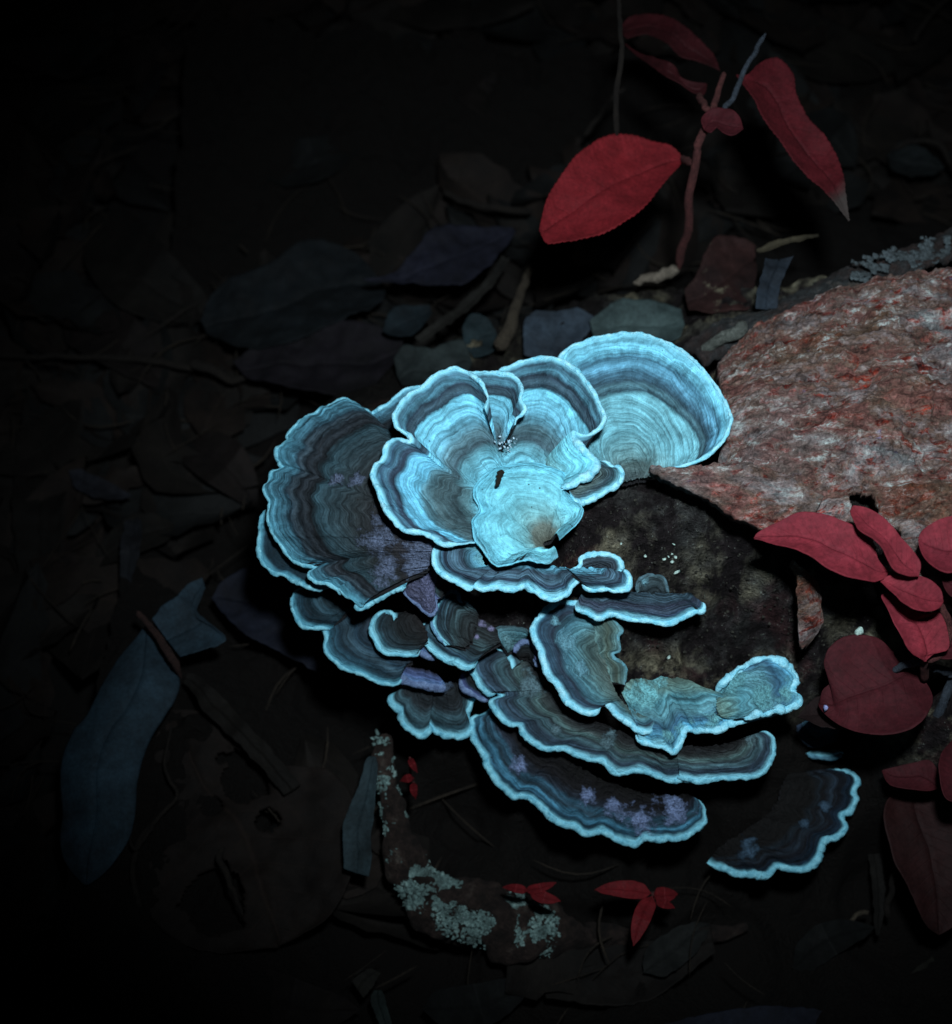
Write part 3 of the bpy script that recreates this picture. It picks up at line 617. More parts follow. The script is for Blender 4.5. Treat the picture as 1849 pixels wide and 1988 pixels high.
ii = np.clip(((GX-CL_X0)/CL_S).astype(int), 0, CL_N-1); jj = np.clip(((GY-CL_Y0)/CL_S).astype(int), 0, CL_N-1)
cm = ceil_map.copy()
for _ in range(2):
    q = np.pad(cm, 1, constant_values=9.)
    cm = np.minimum.reduce([q[a:a+CL_N, b:b+CL_N] for a in range(3) for b in range(3)])
cmx = cm[ii, jj]
Hm = np.minimum(Hm, cmx-.0012)
outside = Hs < .006
Hm = np.where(outside, Hm-.006, Hm)

def wood_material():
    k = NT('rotten_wood'); o = k.coord()
    a = k.noise(o, 28, 5, .6); b = k.noise(o, 260, 6, .72); c = k.noise(o, 1100, 3, .7); e = k.noise(k.scale3(o, 1, 1, .3), 90, 5, .65)
    col = k.ramp(k.rng(a, .34, .66), [(0, lin((20, 20, 22))), (.3, lin((44, 47, 48))), (.5, lin((66, 67, 61))), (.75, lin((88, 88, 76))), (1, lin((112, 110, 94)))])
    col = k.mix(k.rng(e, .45, .62), mul(lin((20, 18, 20)), 1), col)
    col = k.mix(k.rng(k.noise(o, 40, 3), .58, .68, 0, .6), col, lin((46, 28, 30)))
    col = k.mix(1., col, k.rng(b, .34, .66, .25, 1.7), 'MULTIPLY')
    col = k.mix(k.math('MULTIPLY', k.rng(c, .62, .7), k.rng(b, .5, .6)), col, lin((110, 122, 118)))
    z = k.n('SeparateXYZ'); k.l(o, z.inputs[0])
    # shade of the hollow painted into the rotten wood: black below a height
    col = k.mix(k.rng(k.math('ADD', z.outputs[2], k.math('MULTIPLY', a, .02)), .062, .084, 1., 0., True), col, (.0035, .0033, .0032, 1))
    col = k.mix(1., col, (2.3, 2.2, 2.05, 1), 'MULTIPLY')
    k.l(col, k.b.inputs['Base Color'])
    k.bump(k.math('ADD', b, k.math('MULTIPLY', c, .5)), .005, 1.)
    k.b.inputs['Roughness'].default_value = .9; k.b.inputs['Specular IOR Level'].default_value = .1
    return k.m
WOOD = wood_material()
wv = np.stack([GX, GY, Hm], -1).reshape(-1, 3)
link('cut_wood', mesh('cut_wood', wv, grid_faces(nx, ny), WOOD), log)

def bark_material():
    k = NT('flaking_bark'); o = k.coord()
    m = k.n('Mapping'); k.l(o, m.inputs[0]); m.inputs['Rotation'].default_value = (0, 0, math.radians(-28)); m.inputs['Scale'].default_value = (.62, 1.35, 1)
    v = m.outputs[0]
    a = k.noise(v, 62, 7, .72, .5); b = k.noise(v, 230, 7, .78, .3); c = k.noise(o, 1300, 3, .7); d = k.noise(v, 38, 3, .6); e = k.noise(v, 150, 5, .7, 1.5)
    col = k.ramp(k.rng(a, .3, .7), [(0, lin((66, 48, 46))), (.3, lin((112, 84, 80))), (.5, lin((98, 88, 80))), (.68, lin((122, 120, 122))), (.85, lin((104, 118, 122))), (1, lin((140, 150, 152)))])
    red = k.mix(k.rng(b, .4, .6), lin((66, 22, 20)), lin((128, 52, 38)))
    col = k.mix(k.rng(e, .53, .63), col, red)
    lav = k.rng(k.noise(v, 110, 4, .7), .66, .72)
    col = k.mix(k.math('MULTIPLY', lav, .8), col, lin((122, 122, 158)))
    big = k.noise(v, 24, 4, .6, .6); col = k.mix(k.rng(big, .52, .64, 0., .5), col, lin((108, 112, 114)))
    col = k.mix(k.rng(big, .44, .34, 0., .6), col, lin((86, 72, 52)))
    pale = k.math('MULTIPLY', k.rng(b, .53, .64), k.rng(d, .42, .56))
    col = k.mix(pale, col, lin((136, 158, 160)))
    col = k.mix(1., col, k.rng(b, .34, .66, .22, 1.5), 'MULTIPLY')
    col = k.mix(1., col, k.rng(c, .3, .7, .6, 1.4), 'MULTIPLY')
    col = k.mix(1., col, (1.62, 1.36, 1.30, 1), 'MULTIPLY')
    k.l(col, k.b.inputs['Base Color'])
    k.bump(k.math('ADD', k.math('MULTIPLY', a, .6), k.math('ADD', b, k.math('MULTIPLY', c, .4))), .0028, 1.)
    k.b.inputs['Roughness'].default_value = .85; k.b.inputs['Specular IOR Level'].default_value = .2
    return k.m
BARK = bark_material()
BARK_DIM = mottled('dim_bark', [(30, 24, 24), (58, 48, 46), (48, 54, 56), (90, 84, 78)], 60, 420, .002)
BARK_BLACK = mottled('blackened_bark', [(10, 9, 9), (24, 19, 18), (40, 34, 32)], 60, 420, .002)

def sheet(name, edgeA, edgeB, zA, zB, mat, parent, crown=.0, N=300, M=180, seed=0, ragged=3., relief=.002, thick=.004, flakes=0., holes=()):
    """a curved slab between two edges: front and back faces with broken rims"""
    a = smooth_line(np.c_[edgeA, np.interp(np.linspace(0, 1, len(edgeA)), np.linspace(0, 1, len(zA)), zA)], N)
    b = smooth_line(np.c_[edgeB, np.interp(np.linspace(0, 1, len(edgeB)), np.linspace(0, 1, len(zB)), zB)], N)
    s = np.linspace(0, 1, N)*length(edgeA)
    a[:, :2] += np.stack([n1(s/9, seed+1, 3), n1(s/9, seed+2, 3)], 1)*ragged
    b[:, :2] += np.stack([n1(s/9, seed+3, 3), n1(s/9, seed+4, 3)], 1)*ragged
    A = P(a[:, 0], a[:, 1], a[:, 2]); B = P(b[:, 0], b[:, 1], b[:, 2])
    v = np.linspace(0, 1, M)
    pos = A[:, None]*(1-v)[None, :, None]+B[:, None]*v[None, :, None]
    pos[..., 2] += crown*np.sin(math.pi*v)[None]
    rot = math.radians(-28)
    q = np.stack([pos[..., 0]*math.cos(rot)-pos[..., 1]*math.sin(rot), (pos[..., 0]*math.sin(rot)+pos[..., 1]*math.cos(rot))*1.35], -1)
    h = noise(q, 40, seed+5, 3)*relief*1.2+noise(q, 150, seed+6, 4)*relief*.8+noise(q, 600, seed+7, 2)*relief*.25
    if flakes:
        st = noise(q, 70, seed+8, 3)*5
        h = h+(np.floor(st)-0.5+np.clip((st-np.floor(st))*6, 0, 1))*flakes
    pos[..., 2] += h
    bot = pos.copy(); bot[..., 2] -= thick*(1+.4*noise(pos, 150, seed+9, 2))
    keep = np.ones((N-1, M-1), bool)
    for (hx, hy, hz, rx, ry, ang) in holes:
        c = P(hx, hy, hz); dx = pos[:-1, :-1, 0]-c[0]; dy = pos[:-1, :-1, 1]-c[1]
        ca, sa = math.cos(ang), math.sin(ang)
        qq = np.hypot((dx*ca+dy*sa)/rx, (-dx*sa+dy*ca)/ry)+noise(pos[:-1, :-1], 300, 4, 2)*.35
        keep &= qq > 1
    V = np.vstack([pos.reshape(-1, 3), bot.reshape(-1, 3)])
    f = grid_faces(N, M).reshape(N-1, M-1, 4)[keep]; off = N*M
    F = [f, f[:, ::-1]+off]
    # walls round the rim and round holes
    kp = np.pad(keep, 1)
    idx = np.arange(N*M).reshape(N, M)
    def wall(mask, p, r):
        ia, ja = np.nonzero(mask); A_ = idx[ia+p[0], ja+p[1]]; B_ = idx[ia+r[0], ja+r[1]]
        return np.stack([A_, B_, B_+off, A_+off], 1)
    F += [wall(keep & ~kp[:-2, 1:-1], (0, 0), (0, 1)), wall(keep & ~kp[2:, 1:-1], (1, 1), (1, 0)),
          wall(keep & ~kp[1:-1, :-2], (1, 0), (0, 0)), wall(keep & ~kp[1:-1, 2:], (0, 1), (1, 1))]
    return link(name, mesh(name, V, np.vstack(F), mat), parent)

sheet('bark', D([(1392, 705), (1460, 640), (1560, 580), (1660, 545), (1760, 530), (1900, 520), (2150, 430)]),
      D([(1398, 945), (1430, 985), (1470, 1002), (1530, 1022), (1620, 1045), (1720, 1090), (1800, 1140), (1900, 1190), (2150, 1180)]),
      [.118, .124, .130, .134, .135, .135], [.134, .139, .139, .136, .134, .120], BARK, log, crown=.011, N=440, M=320, seed=3, ragged=5, relief=.0040, thick=.005, flakes=.0009,
      holes=[(1690, 950, .147, .0060, .0038, -.9), (1725, 995, .147, .010, .0040, -.95)])
sheet('bark_tongue', D([(1262, 908), (1320, 908), (1380, 896), (1440, 892), (1520, 920), (1600, 960)]), D([(1262, 914), (1320, 940), (1390, 972), (1440, 1003), (1500, 1030), (1560, 1045)]), [.1515, .152, .150, .148], [.151, .148, .145, .140], BARK, log,
      crown=.002, N=160, M=60, seed=8, ragged=4, relief=.0016, thick=.003, flakes=.0004)
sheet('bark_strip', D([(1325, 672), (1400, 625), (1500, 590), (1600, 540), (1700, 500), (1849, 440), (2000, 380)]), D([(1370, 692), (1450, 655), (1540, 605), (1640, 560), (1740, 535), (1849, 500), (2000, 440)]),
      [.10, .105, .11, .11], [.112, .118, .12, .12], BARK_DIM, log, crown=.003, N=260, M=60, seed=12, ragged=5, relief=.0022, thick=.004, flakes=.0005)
sheet('bark_flake', R3([(640, 500), (690, 580), (690, 700), (705, 850), (715, 1000), (740, 1050)]), R3([(660, 505), (760, 570), (840, 640), (860, 780), (865, 900), (760, 1050)]), [.128, .118, .106], [.128, .118, .104], BARK, log,
      crown=.002, N=120, M=50, seed=15, ragged=3, relief=.0016, thick=.002, flakes=.0003)
# low rim of bark round the hollow, with lichen
rim = P3(D, [(742, 1425, .045), (748, 1500, .042), (766, 1585, .036), (782, 1660, .030), (825, 1732, .026), (920, 1776, .022), (1040, 1808, .016), (1180, 1815, .010), (1320, 1815, .006), (1450, 1800, .002)])
rp = smooth_line(rim, 200)
tt = np.linspace(0, 1, 200)
rim_r = np.interp(tt, [0, .18, .36, .50, .66, 1], [.0028, .0042, .0088, .0105, .0042, .0020])
v_, f_, _ = tube(rp, rim_r, 30, 5, .45)
v_[:, 2] -= .002
v_ += (noise(v_, 160, 9, 3)*.0022)[:, None]*np.array([1, 1, 1.3])
link('bark_rim', mesh('bark_rim', v_, f_, mottled('rim_bark', [(12, 10, 9), (30, 23, 20), (48, 38, 34), (78, 74, 68)], 130, 500, .002)), log)

ICO = []
def blob_cluster(name, centres, radii, mat, parent=None, flat=.6, seed=0, sub=1):
    import bmesh
    bm = bmesh.new(); bmesh.ops.create_icosphere(bm, subdivisions=sub, radius=1)
    bv = np.array([v.co[:] for v in bm.verts]); bf = np.array([[v.index for v in f.verts] for f in bm.faces]); bm.free()
    r = np.random.default_rng(seed); V = []; Fc = []
    for i, (c, ra) in enumerate(zip(centres, radii)):
        sc = r.uniform(.5, 1.6, 3); sc[2] *= flat; a = r.uniform(0, 6.28)
        p = bv*sc*(1+.3*r.standard_normal((len(bv), 1))*.6)
        p = np.stack([p[:, 0]*math.cos(a)-p[:, 1]*math.sin(a), p[:, 0]*math.sin(a)+p[:, 1]*math.cos(a), p[:, 2]], 1)
        V.append(p*ra+c); Fc.append(bf+i*len(bv))
    return link(name, mesh(name, np.vstack(V), np.vstack(Fc), mat), parent)

LICH = mottled('lichen', [(54, 66, 64), (110, 140, 138), (160, 194, 190)], 150, 900, .0008)
r = np.random.default_rng(5)
Q = 40000
kq = r.uniform(0, .56, Q); iq = (kq*199).astype(int)
dens = np.array([.5, .95, .75, .65, .95, 1.25, 1.3, 1.3, 1.1])[np.minimum(8, (kq/.56*9).astype(int))]
pq = rp[iq]+np.stack([r.normal(0, .0060, Q), r.normal(0, .0060, Q), np.zeros(Q)], 1)
Rq = rim_r[iq]*1.03; dq = np.hypot(*(pq[:, :2]-rp[iq][:, :2]).T)
ok = (noise(pq, 430, 18, 4) > .24-dens*.36) & (dq < Rq)
pq[:, 2] = rp[iq][:, 2]-.002+np.sqrt(np.clip(Rq**2-dq**2, 0, 1))*.9
cs = pq[ok][:9000]; rs = r.uniform(.00014, .0006, len(cs))*np.where(r.random(len(cs)) < .93, 1, 1.7)
tag(blob_cluster('lichen', cs, rs, LICH, log, .3, 3), 'pale crusty lichen on the low bark rim', kind='stuff')
# lichen crust on the upper bark strip
cs, rs = [], []
while len(cs) < 420:
    x = r.uniform(1650, 1845); y = 560-(x-1650)*.33+r.normal(0, 16)-20
    p = P(x, y, .121)
    if noise(p[None], 260, 3, 2)[0] < .0: continue
    cs.append(p); rs.append(r.uniform(.0003, .0010))
tag(blob_cluster('lichen', cs, rs, mottled('grey_lichen', [(60, 66, 68), (104, 120, 126)], 150, 900), log, .5, 4), 'grey-blue lichen on the bark strip behind', kind='stuff')
# rotten crumbs clinging to the decayed end
def wood_z(p):
    i = np.clip(np.searchsorted(gx, p[0]), 1, nx-1); j = np.clip(np.searchsorted(gy, p[1]), 1, ny-1); return Hm[i, j]
def on_wood(x, y):
    z = .11
    for _ in range(12): z = .5*z+.5*wood_z(P(x, y, z))
    return P(x, y, z)
cs, rs = [], []
for _ in range(900):
    x = r.uniform(1090, 1600); y = r.uniform(960, 1420); p = on_wood(x, y)
    if p[2] > .075: cs.append(p); rs.append(r.uniform(.00012, .00045))
tag(blob_cluster('wood_crumbs', cs, rs, mottled('wood_crumbs', [(20, 19, 18), (52, 52, 46), (84, 86, 78)], 200, 900), log, .8, 6), 'dark crumbs of decayed wood on the log end', kind='stuff')
CR = mottled('white_crumb', [(150, 185, 180), (200, 225, 215)], 300, 1500, .0003)
for (x, y, s_) in [(1304, 1077, 3.), (1312, 1083, 3.4), (1298, 1082, 2), (1305, 1092, 3.6), (1314, 1112, 5.2), (1308, 1058, 2.4), (1253, 1081, 2.5), (1299, 1277, 4.2), (1290, 1086, 3), (1206, 1057, 2.2)]:
    p = on_wood(x, y); p[2] += .0004
    o = blob_cluster('white_crumb', [p-p], [s_*.000155], CR, None, .8, int(x+y)); o.location = p
    tag(o, 'tiny white crumb scattered on the dark decayed log end', 'crumb', 'white crumbs on the log end')
# small chip lying on the bright middle of the rosette
chip = tube_obj('bark_chip', P3(D, [(975, 912, .147), (969, 928, .1478), (963, 944, .147)]), .0009, .0005, mottled('dark_chip', [(14, 13, 11), (60, 56, 44)], 300, 1500), seed=4, n=14)
tag(chip, 'tiny dark chip lying on the bright middle of the rosette bracket', 'wood chip')
WHITE = mottled('pale_grain', [(150, 190, 210), (200, 230, 245)], 300, 1500, .0003)
cs = [P(982+r.normal(0, 9), 862+r.normal(0, 7), .1425) for _ in range(26)]
tag(blob_cluster('pale_grains', cs, r.uniform(.00013, .0004, 26), WHITE, None, .8, 9), 'cluster of pale grains in the dip of the rosette bracket', 'debris', kind='stuff')

# ------------------------------------------------------------------ forest floor
SOIL = mottled('soil', [(6, 6, 5), (13, 12, 11), (20, 18, 16)], 40, 300, .003)
n_ = 300
sx = np.sign(np.linspace(-1, 1, n_))*np.abs(np.linspace(-1, 1, n_))**2.2*3
SX, SY = np.meshgrid(sx, sx, indexing='ij'); sp = np.stack([SX, SY], -1)
SZ = noise(sp, 18, 2, 3)*.006+noise(sp, 90, 3, 2)*.002-.010
tag(link('ground', mesh('ground', np.stack([SX, SY, SZ], -1).reshape(-1, 3), grid_faces(n_, n_), SOIL)), kind='structure')

def blade(edgeA, edgeB, zs, mat, name, parent=None, cup=.002, N=90, M=27, seed=0, ragged=.8, serr=0., crumple=.0008, drop=None, holes=()):
    """a leaf blade between its two edges, both running from base to tip"""
    def prep(e, sd):
        q = smooth_line(e, N); t = np.gradient(q, axis=0); t /= np.linalg.norm(t, axis=1)[:, None]+1e-9
        s = np.linspace(0, length(e), N); nr = np.stack([t[:, 1], -t[:, 0]], 1)
        k = n1(s/14, sd, 3)*ragged+(serr*(((s/11.) % 1)-.5) if serr else 0)
        k = k*np.sin(math.pi*np.linspace(0, 1, N))**.3
        return q+nr*k[:, None]
    a = prep(edgeA, seed+1); b = prep(edgeB, seed+2)
    z = np.interp(np.linspace(0, 1, N), np.linspace(0, 1, len(zs)), zs)
    A = P(a[:, 0], a[:, 1], z); B = P(b[:, 0], b[:, 1], z)
    u = np.linspace(-1, 1, M)
    pos = A[:, None]*((1-u)/2)[None, :, None]+B[:, None]*((1+u)/2)[None, :, None]
    wd = np.linalg.norm(A-B, axis=1)
    pos[..., 2] += cup*(u**2-.3)[None]*np.clip(wd/.02, 0, 1.5)[:, None]
    pos[..., 2] += noise(pos, 55, seed+3, 3)*crumple*2.5+noise(pos, 220, seed+4, 2)*crumple*.5
    pos[..., 2] += -.0005*np.exp(-(u/.06)**2)[None]
    V = np.stack([np.broadcast_to(u[None], (N, M)), np.broadcast_to(np.linspace(0, 1, N)[:, None], (N, M))], -1).reshape(-1, 2)
    f = grid_faces(N, M)
    keep = np.ones((N-1, M-1), bool)
    for (hx, hy, hr) in holes:
        c = P(hx, hy, float(np.mean(zs))); d = np.hypot(pos[:-1, :-1, 0]-c[0], pos[:-1, :-1, 1]-c[1])/(hr*.00017)+noise(pos[:-1, :-1], 200, 2, 2)*.4
        keep &= d > 1
    f = f.reshape(N-1, M-1, 4)[keep]
    top = pos.reshape(-1, 3)
    if np.cross(pos[N//2+1, M//2]-pos[N//2, M//2], pos[N//2, M//2+1]-pos[N//2, M//2])[2] < 0: f = f[:, ::-1]
    o = link(name, mesh(name, top, f, mat, uvs={'zone': V}), parent)
    md = o.modifiers.new('thickness', 'SOLIDIFY'); md.thickness = .0003; md.offset = -1
    return o

def oval(base, tip, w, bend=0., fat=.45, k=9):
    base = np.array(base, float); tip = np.array(tip, float); d = tip-base; n = np.array([-d[1], d[0]]); L = np.linalg.norm(d); n /= L
    t = np.linspace(0, 1, k); pr = (t**fat)*((1-t)**(.75)); pr /= pr.max()
    mid = base+t[:, None]*d+n*(bend*L*np.sin(math.pi*t))[:, None]
    return mid+n*(pr*w/2)[:, None], mid-n*(pr*w/2)[:, None]

BROWN = [leaf_mat('dead_leaf', tuple(v*.6 for v in c[0]), tuple(v*.85 for v in c[1]), tuple(v*.8 for v in c[2]), rough=.8, veinw=.45, blotch=c[3]) for c in [
    ((13, 12, 10), (24, 21, 18), (34, 30, 26), (8, 8, 7)), ((18, 14, 12), (30, 24, 20), (44, 36, 30), (10, 8, 7)), ((12, 14, 14), (22, 24, 24), (34, 36, 36), (6, 7, 7))]]
# loose litter that covers the soil: one mass
r = np.random.default_rng(21)
V = []; Fc = []; UV = []; MI = []; off = 0; N_, M_ = 11, 7
gf = grid_faces(N_, M_)
placed = 0
while placed < 900:
    far = placed >= 620
    c = np.array([r.uniform(-.9, .9), r.uniform(-.6, 1.3)]) if far else np.array([r.uniform(-.30, .32), r.uniform(-.22, .36)])
    ii_, jj_ = np.searchsorted(gx, c[0]), np.searchsorted(gy, c[1])
    L_ = r.uniform(.03, .085); wd = L_*r.uniform(.28, .55)
    skip = False
    for dx, dy in [(0, 0), (L_*.5, 0), (-L_*.5, 0), (0, L_*.5), (0, -L_*.5)]:
        a_, b_ = np.searchsorted(gx, c[0]+dx), np.searchsorted(gy, c[1]+dy)
        if 0 < a_ < nx and 0 < b_ < ny and Hs[a_, b_] > .012: skip = True
    if skip: continue
    t = np.linspace(0, 1, N_); pr = (t**.55)*((1-t)**.7); pr /= pr.max(); pr = pr*(1+.15*r.standard_normal(N_))
    u = np.linspace(-1, 1, M_); ang = r.uniform(0, 6.28); bend = r.normal(0, .18)
    X = (t[:, None]-.5)*L_+0*u[None]; Y = u[None]*pr[:, None]*wd/2+(bend*L_*np.sin(math.pi*t))[:, None]
    Z = r.uniform(-.3, .9)*wd*.35*(u**2)[None]+r.normal(0, .25)*L_*((t-.5)**2)[:, None]+r.normal(0, .0008, (N_, M_))
    tx, ty = r.normal(0, .18, 2); Z = Z+X*tx+Y*ty+r.uniform(.0, .016)
    Xr = X*math.cos(ang)-Y*math.sin(ang)+c[0]; Yr = X*math.sin(ang)+Y*math.cos(ang)+c[1]
    V.append(np.stack([Xr, Yr, Z], -1).reshape(-1, 3)); Fc.append(gf+off); off += N_*M_
    UV.append(np.stack(np.broadcast_arrays(u[None], t[:, None]), -1).reshape(-1, 2)); MI += [r.integers(0, 3)]*len(gf); placed += 1
me = mesh('leaf_litter', np.vstack(V), np.vstack(Fc), None, uvs={'zone': np.vstack(UV)})
for m in BROWN: me.materials.append(m)
me.polygons.foreach_set('material_index', np.array(MI, np.int32))
tag(link('leaf_litter', me), 'dark matted layer of dead leaves covering the forest floor', 'leaf litter', kind='stuff')

def lm(lo, hi, vein=None, blotch=None, vw=.4, tip=None):
    lo = tuple(v*.40 for v in lo); hi = tuple(v*.70 for v in hi); vw *= .4
    return leaf_mat('leaf', lo, hi, vein or tuple(min(255, int(v*1.35)) for v in hi), rough=.8, veinw=vw, blotch=blotch, tipcol=tip)
BLUE = lm((46, 68, 82), (48, 74, 90), vw=.12); NAVY = lm((20, 24, 38), (28, 34, 50), vw=.2)
def dead(label, A, B, zs, mat, **kw):
    kw.setdefault('ragged', 4.0); kw.setdefault('crumple', .0014)
    return tag(blade(A, B, zs, mat, 'dead_leaf', **kw), label, 'leaf', 'dead leaves lying round the log')
bl = thing('dead_leaf', 'long smooth slate-blue leaf with torn top at lower left', 'leaf', P(200, 1700, .01), 'dead leaves lying round the log')
blade(R6([(700, 440), (640, 510), (560, 600), (480, 720), (420, 840), (350, 930), (300, 1050), (280, 1150), (285, 1250), (295, 1350), (285, 1450), (300, 1560), (360, 1650), (410, 1700)]),
      R6([(715, 440), (770, 510), (840, 610), (868, 700), (850, 770), (790, 870), (720, 980), (680, 1080), (655, 1200), (650, 1330), (620, 1450), (560, 1560), (500, 1640), (430, 1700)]), [.045, .048, .046, .042, .036], BLUE, 'leaf_blade', bl, seed=2, cup=-.003, N=140, M=40)
blade(R6([(745, 420), (790, 360), (830, 330), (880, 290), (930, 245), (985, 212)]), R6([(880, 600), (980, 570), (1100, 520), (1035, 450), (950, 400), (1000, 262)]), [.050, .052, .050], BLUE, 'torn_tip', bl, seed=3, ragged=4, N=90, M=40)
dead('big dark navy leaf half hidden under the left brackets', D([(412, 1165), (440, 1130), (500, 1098), (560, 1090), (640, 1130), (760, 1240), (790, 1300)]), D([(412, 1165), (470, 1230), (540, 1268), (620, 1310), (690, 1335), (760, 1340), (800, 1330)]), [.03, .034, .03], NAVY, seed=5, N=110, M=50)
dead('narrow upright teal leaf beside the lichen-crusted rim', R5([(270, 150), (235, 160), (205, 260), (160, 380), (128, 470), (130, 580), (132, 655)]), R5([(275, 150), (285, 200), (275, 300), (268, 420), (255, 520), (258, 620), (245, 695)]), [.045, .04, .036], lm((42, 62, 70), (54, 76, 84), vw=.15), seed=6, ragged=2)
dead('large rust-brown leaf with eaten holes below the slate-blue leaf', D([(330, 1380), (400, 1390), (520, 1480), (640, 1500), (690, 1570), (690, 1680), (640, 1780), (540, 1835)]), D([(330, 1380), (290, 1470), (270, 1560), (265, 1680), (300, 1790), (400, 1850), (540, 1840)]), [.024, .026, .022], lm((20, 15, 12), (27, 20, 16), (40, 30, 24), vw=.5), seed=7, N=110, M=70, ragged=3, holes=[(480, 1500, 55), (410, 1560, 20), (420, 1740, 60), (520, 1590, 22), (320, 1560, 26)])
dead('stiff folded brown leaf strip slanting down from the torn blue leaf', R6([(905, 680), (960, 690), (1080, 790), (1200, 920), (1330, 1060), (1460, 1210)]), R6([(890, 720), (950, 780), (990, 860), (1100, 960), (1250, 1110), (1380, 1260)]), [.034, .034, .03], lm((16, 14, 11), (23, 21, 17)), seed=8)
dead('dim brown leaf along the left edge', D([(60, 720), (30, 900), (30, 1060), (60, 1250)]), D([(100, 720), (130, 860), (120, 1060), (70, 1250)]), [.01, .015, .01], lm((16, 14, 11), (22, 20, 16)), seed=9)
dead('dim olive leaf in the lower left corner', D([(0, 1500), (60, 1560), (90, 1680), (60, 1900)]), D([(-80, 1500), (-90, 1700), (-60, 1850), (50, 1900)]), [.01, .015, .01], lm((18, 16, 12), (26, 24, 18)), seed=10)
dead('thin pale-edged grey leaf standing near the left margin', *oval((265, 1000), (240, 1150), 40), [.02, .03, .02], lm((26, 28, 34), (34, 38, 44)), seed=11)
dead('small bluish leaf tip left of the cluster', *oval((135, 918), (255, 962), 38, .08), [.02, .02, .02], lm((30, 32, 42), (40, 44, 54)), seed=12)
dead('broad grey-green leaf just behind the back bracket', R8([(720, 740), (712, 690), (740, 650), (790, 655), (850, 660), (900, 640), (950, 640), (975, 700)]), R8([(735, 790), (780, 800), (850, 800), (900, 790), (930, 780), (950, 770), (965, 750), (980, 720)]), [.06, .062, .06], lm((36, 48, 50), (50, 62, 62), vw=.15), seed=13)
dead('small teal leaf behind the rosette', R8([(950, 640), (950, 580), (975, 545), (1020, 560), (1060, 600)]), R8([(985, 700), (1010, 700), (1040, 690), (1060, 670), (1065, 620)]), [.06, .06], lm((34, 52, 58), (44, 64, 70), vw=.15), seed=14)
dead('square-ended slate leaf behind the big fan bracket', R8([(1160, 690), (1155, 600), (1175, 550), (1200, 530)]), R8([(1290, 700), (1380, 620), (1400, 570), (1340, 535)]), [.062, .066], lm((56, 70, 86), (72, 90, 106), vw=.15), seed=15)
dead('pale grey-teal leaf behind the top of the big fan bracket', R8([(1385, 575), (1430, 530), (1500, 500), (1580, 500), (1640, 510), (1700, 530)]), R8([(1400, 640), (1480, 640), (1560, 640), (1640, 650), (1690, 640), (1710, 590)]), [.07, .074, .074], lm((66, 90, 94), (92, 116, 116), vw=.2), seed=16)
dead('dusky red-brown leaf with a pale spot behind the bark', R1([(745, 1200), (800, 1130), (830, 1050), (880, 980), (950, 980), (1040, 1010)]), R1([(760, 1290), (850, 1300), (950, 1290), (1010, 1280), (1030, 1200), (1040, 1100)]), [.08, .084, .08], lm((48, 28, 28), (66, 40, 38), vw=.3, blotch=(88, 84, 70)), seed=17)
dead('blue-grey upright leaf scrap against the bark strip', R1([(1080, 1060), (1065, 1130), (1045, 1200), (1040, 1270)]), R1([(1195, 1060), (1165, 1120), (1140, 1190), (1130, 1260)]), [.118, .114], lm((40, 52, 66), (56, 70, 84), vw=.1), seed=18, crumple=.0022)
dead('narrow tan strip of leaf behind the bark', R1([(1045, 1020), (1110, 995), (1190, 980), (1300, 960)]), R1([(1050, 1035), (1120, 1020), (1200, 1000), (1300, 970)]), [.1, .1], lm((70, 66, 52), (92, 86, 68), vw=.1), seed=19, M=9)
dead('wide navy-purple leaf above the rosette', R8([(600, 430), (700, 400), (800, 300), (860, 250), (1000, 240), (1120, 245)]), R8([(640, 440), (760, 430), (840, 440), (960, 440), (1050, 370), (1130, 260)]), [.05, .05, .045], lm((24, 27, 42), (31, 34, 50), vw=.3), seed=20)
dead('wide dark blue-black leaf upper left of the cluster', R8([(40, 560), (90, 460), (260, 380), (420, 290), (560, 320), (640, 400)]), R8([(60, 600), (180, 660), (330, 650), (520, 580), (660, 520), (680, 450)]), [.03, .035, .03], lm((14, 22, 26), (19, 27, 32), vw=.15), seed=22, N=110, M=50)
dead('long dull purple leaf behind the back bracket', R8([(150, 700), (300, 620), (460, 570), (600, 580), (740, 620)]), R8([(200, 760), (380, 810), (560, 840), (660, 830), (740, 700)]), [.03, .034, .034], lm((19, 18, 24), (25, 22, 30), vw=.15), seed=23, N=100, M=40)
dead('small dark teal leaf scrap above the grey-green leaf', R8([(670, 600), (700, 530), (760, 510), (830, 500)]), R8([(690, 610), (740, 620), (790, 600), (840, 530)]), [.045, .045], lm((24, 40, 48), (32, 48, 56), vw=.1), seed=24)
dead('curved grey-brown leaf edge beside the wide navy-purple leaf', R8([(780, 620), (870, 560), (960, 480), (1040, 400), (1080, 330)]), R8([(800, 640), (900, 580), (1000, 490), (1070, 410), (1110, 340)]), [.055, .055], lm((30, 30, 28), (40, 40, 36)), seed=25, M=11)
dead('dark oval leaf at the upper right edge', *oval((1725, 300), (1835, 325), 62), [.03, .03], lm((22, 30, 32), (30, 38, 40)), seed=26)
dead('dim dark leaf at the bottom edge with bluish sheen', D([(1290, 1988), (1420, 1962), (1560, 1958), (1700, 1990)]), D([(1290, 2050), (1450, 2060), (1560, 2060), (1700, 2040)]), [.02, .02], lm((20, 26, 40), (28, 34, 50), vw=.15), seed=27)
dead('straight dim olive leaf blade slanting across the lower right corner', R4([(960, 1988), (1200, 1800), (1400, 1680), (1600, 1530)]), R4([(1060, 1988), (1300, 1850), (1480, 1750), (1640, 1600)]), [.01, .012], lm((22, 23, 18), (32, 32, 25)), seed=28)
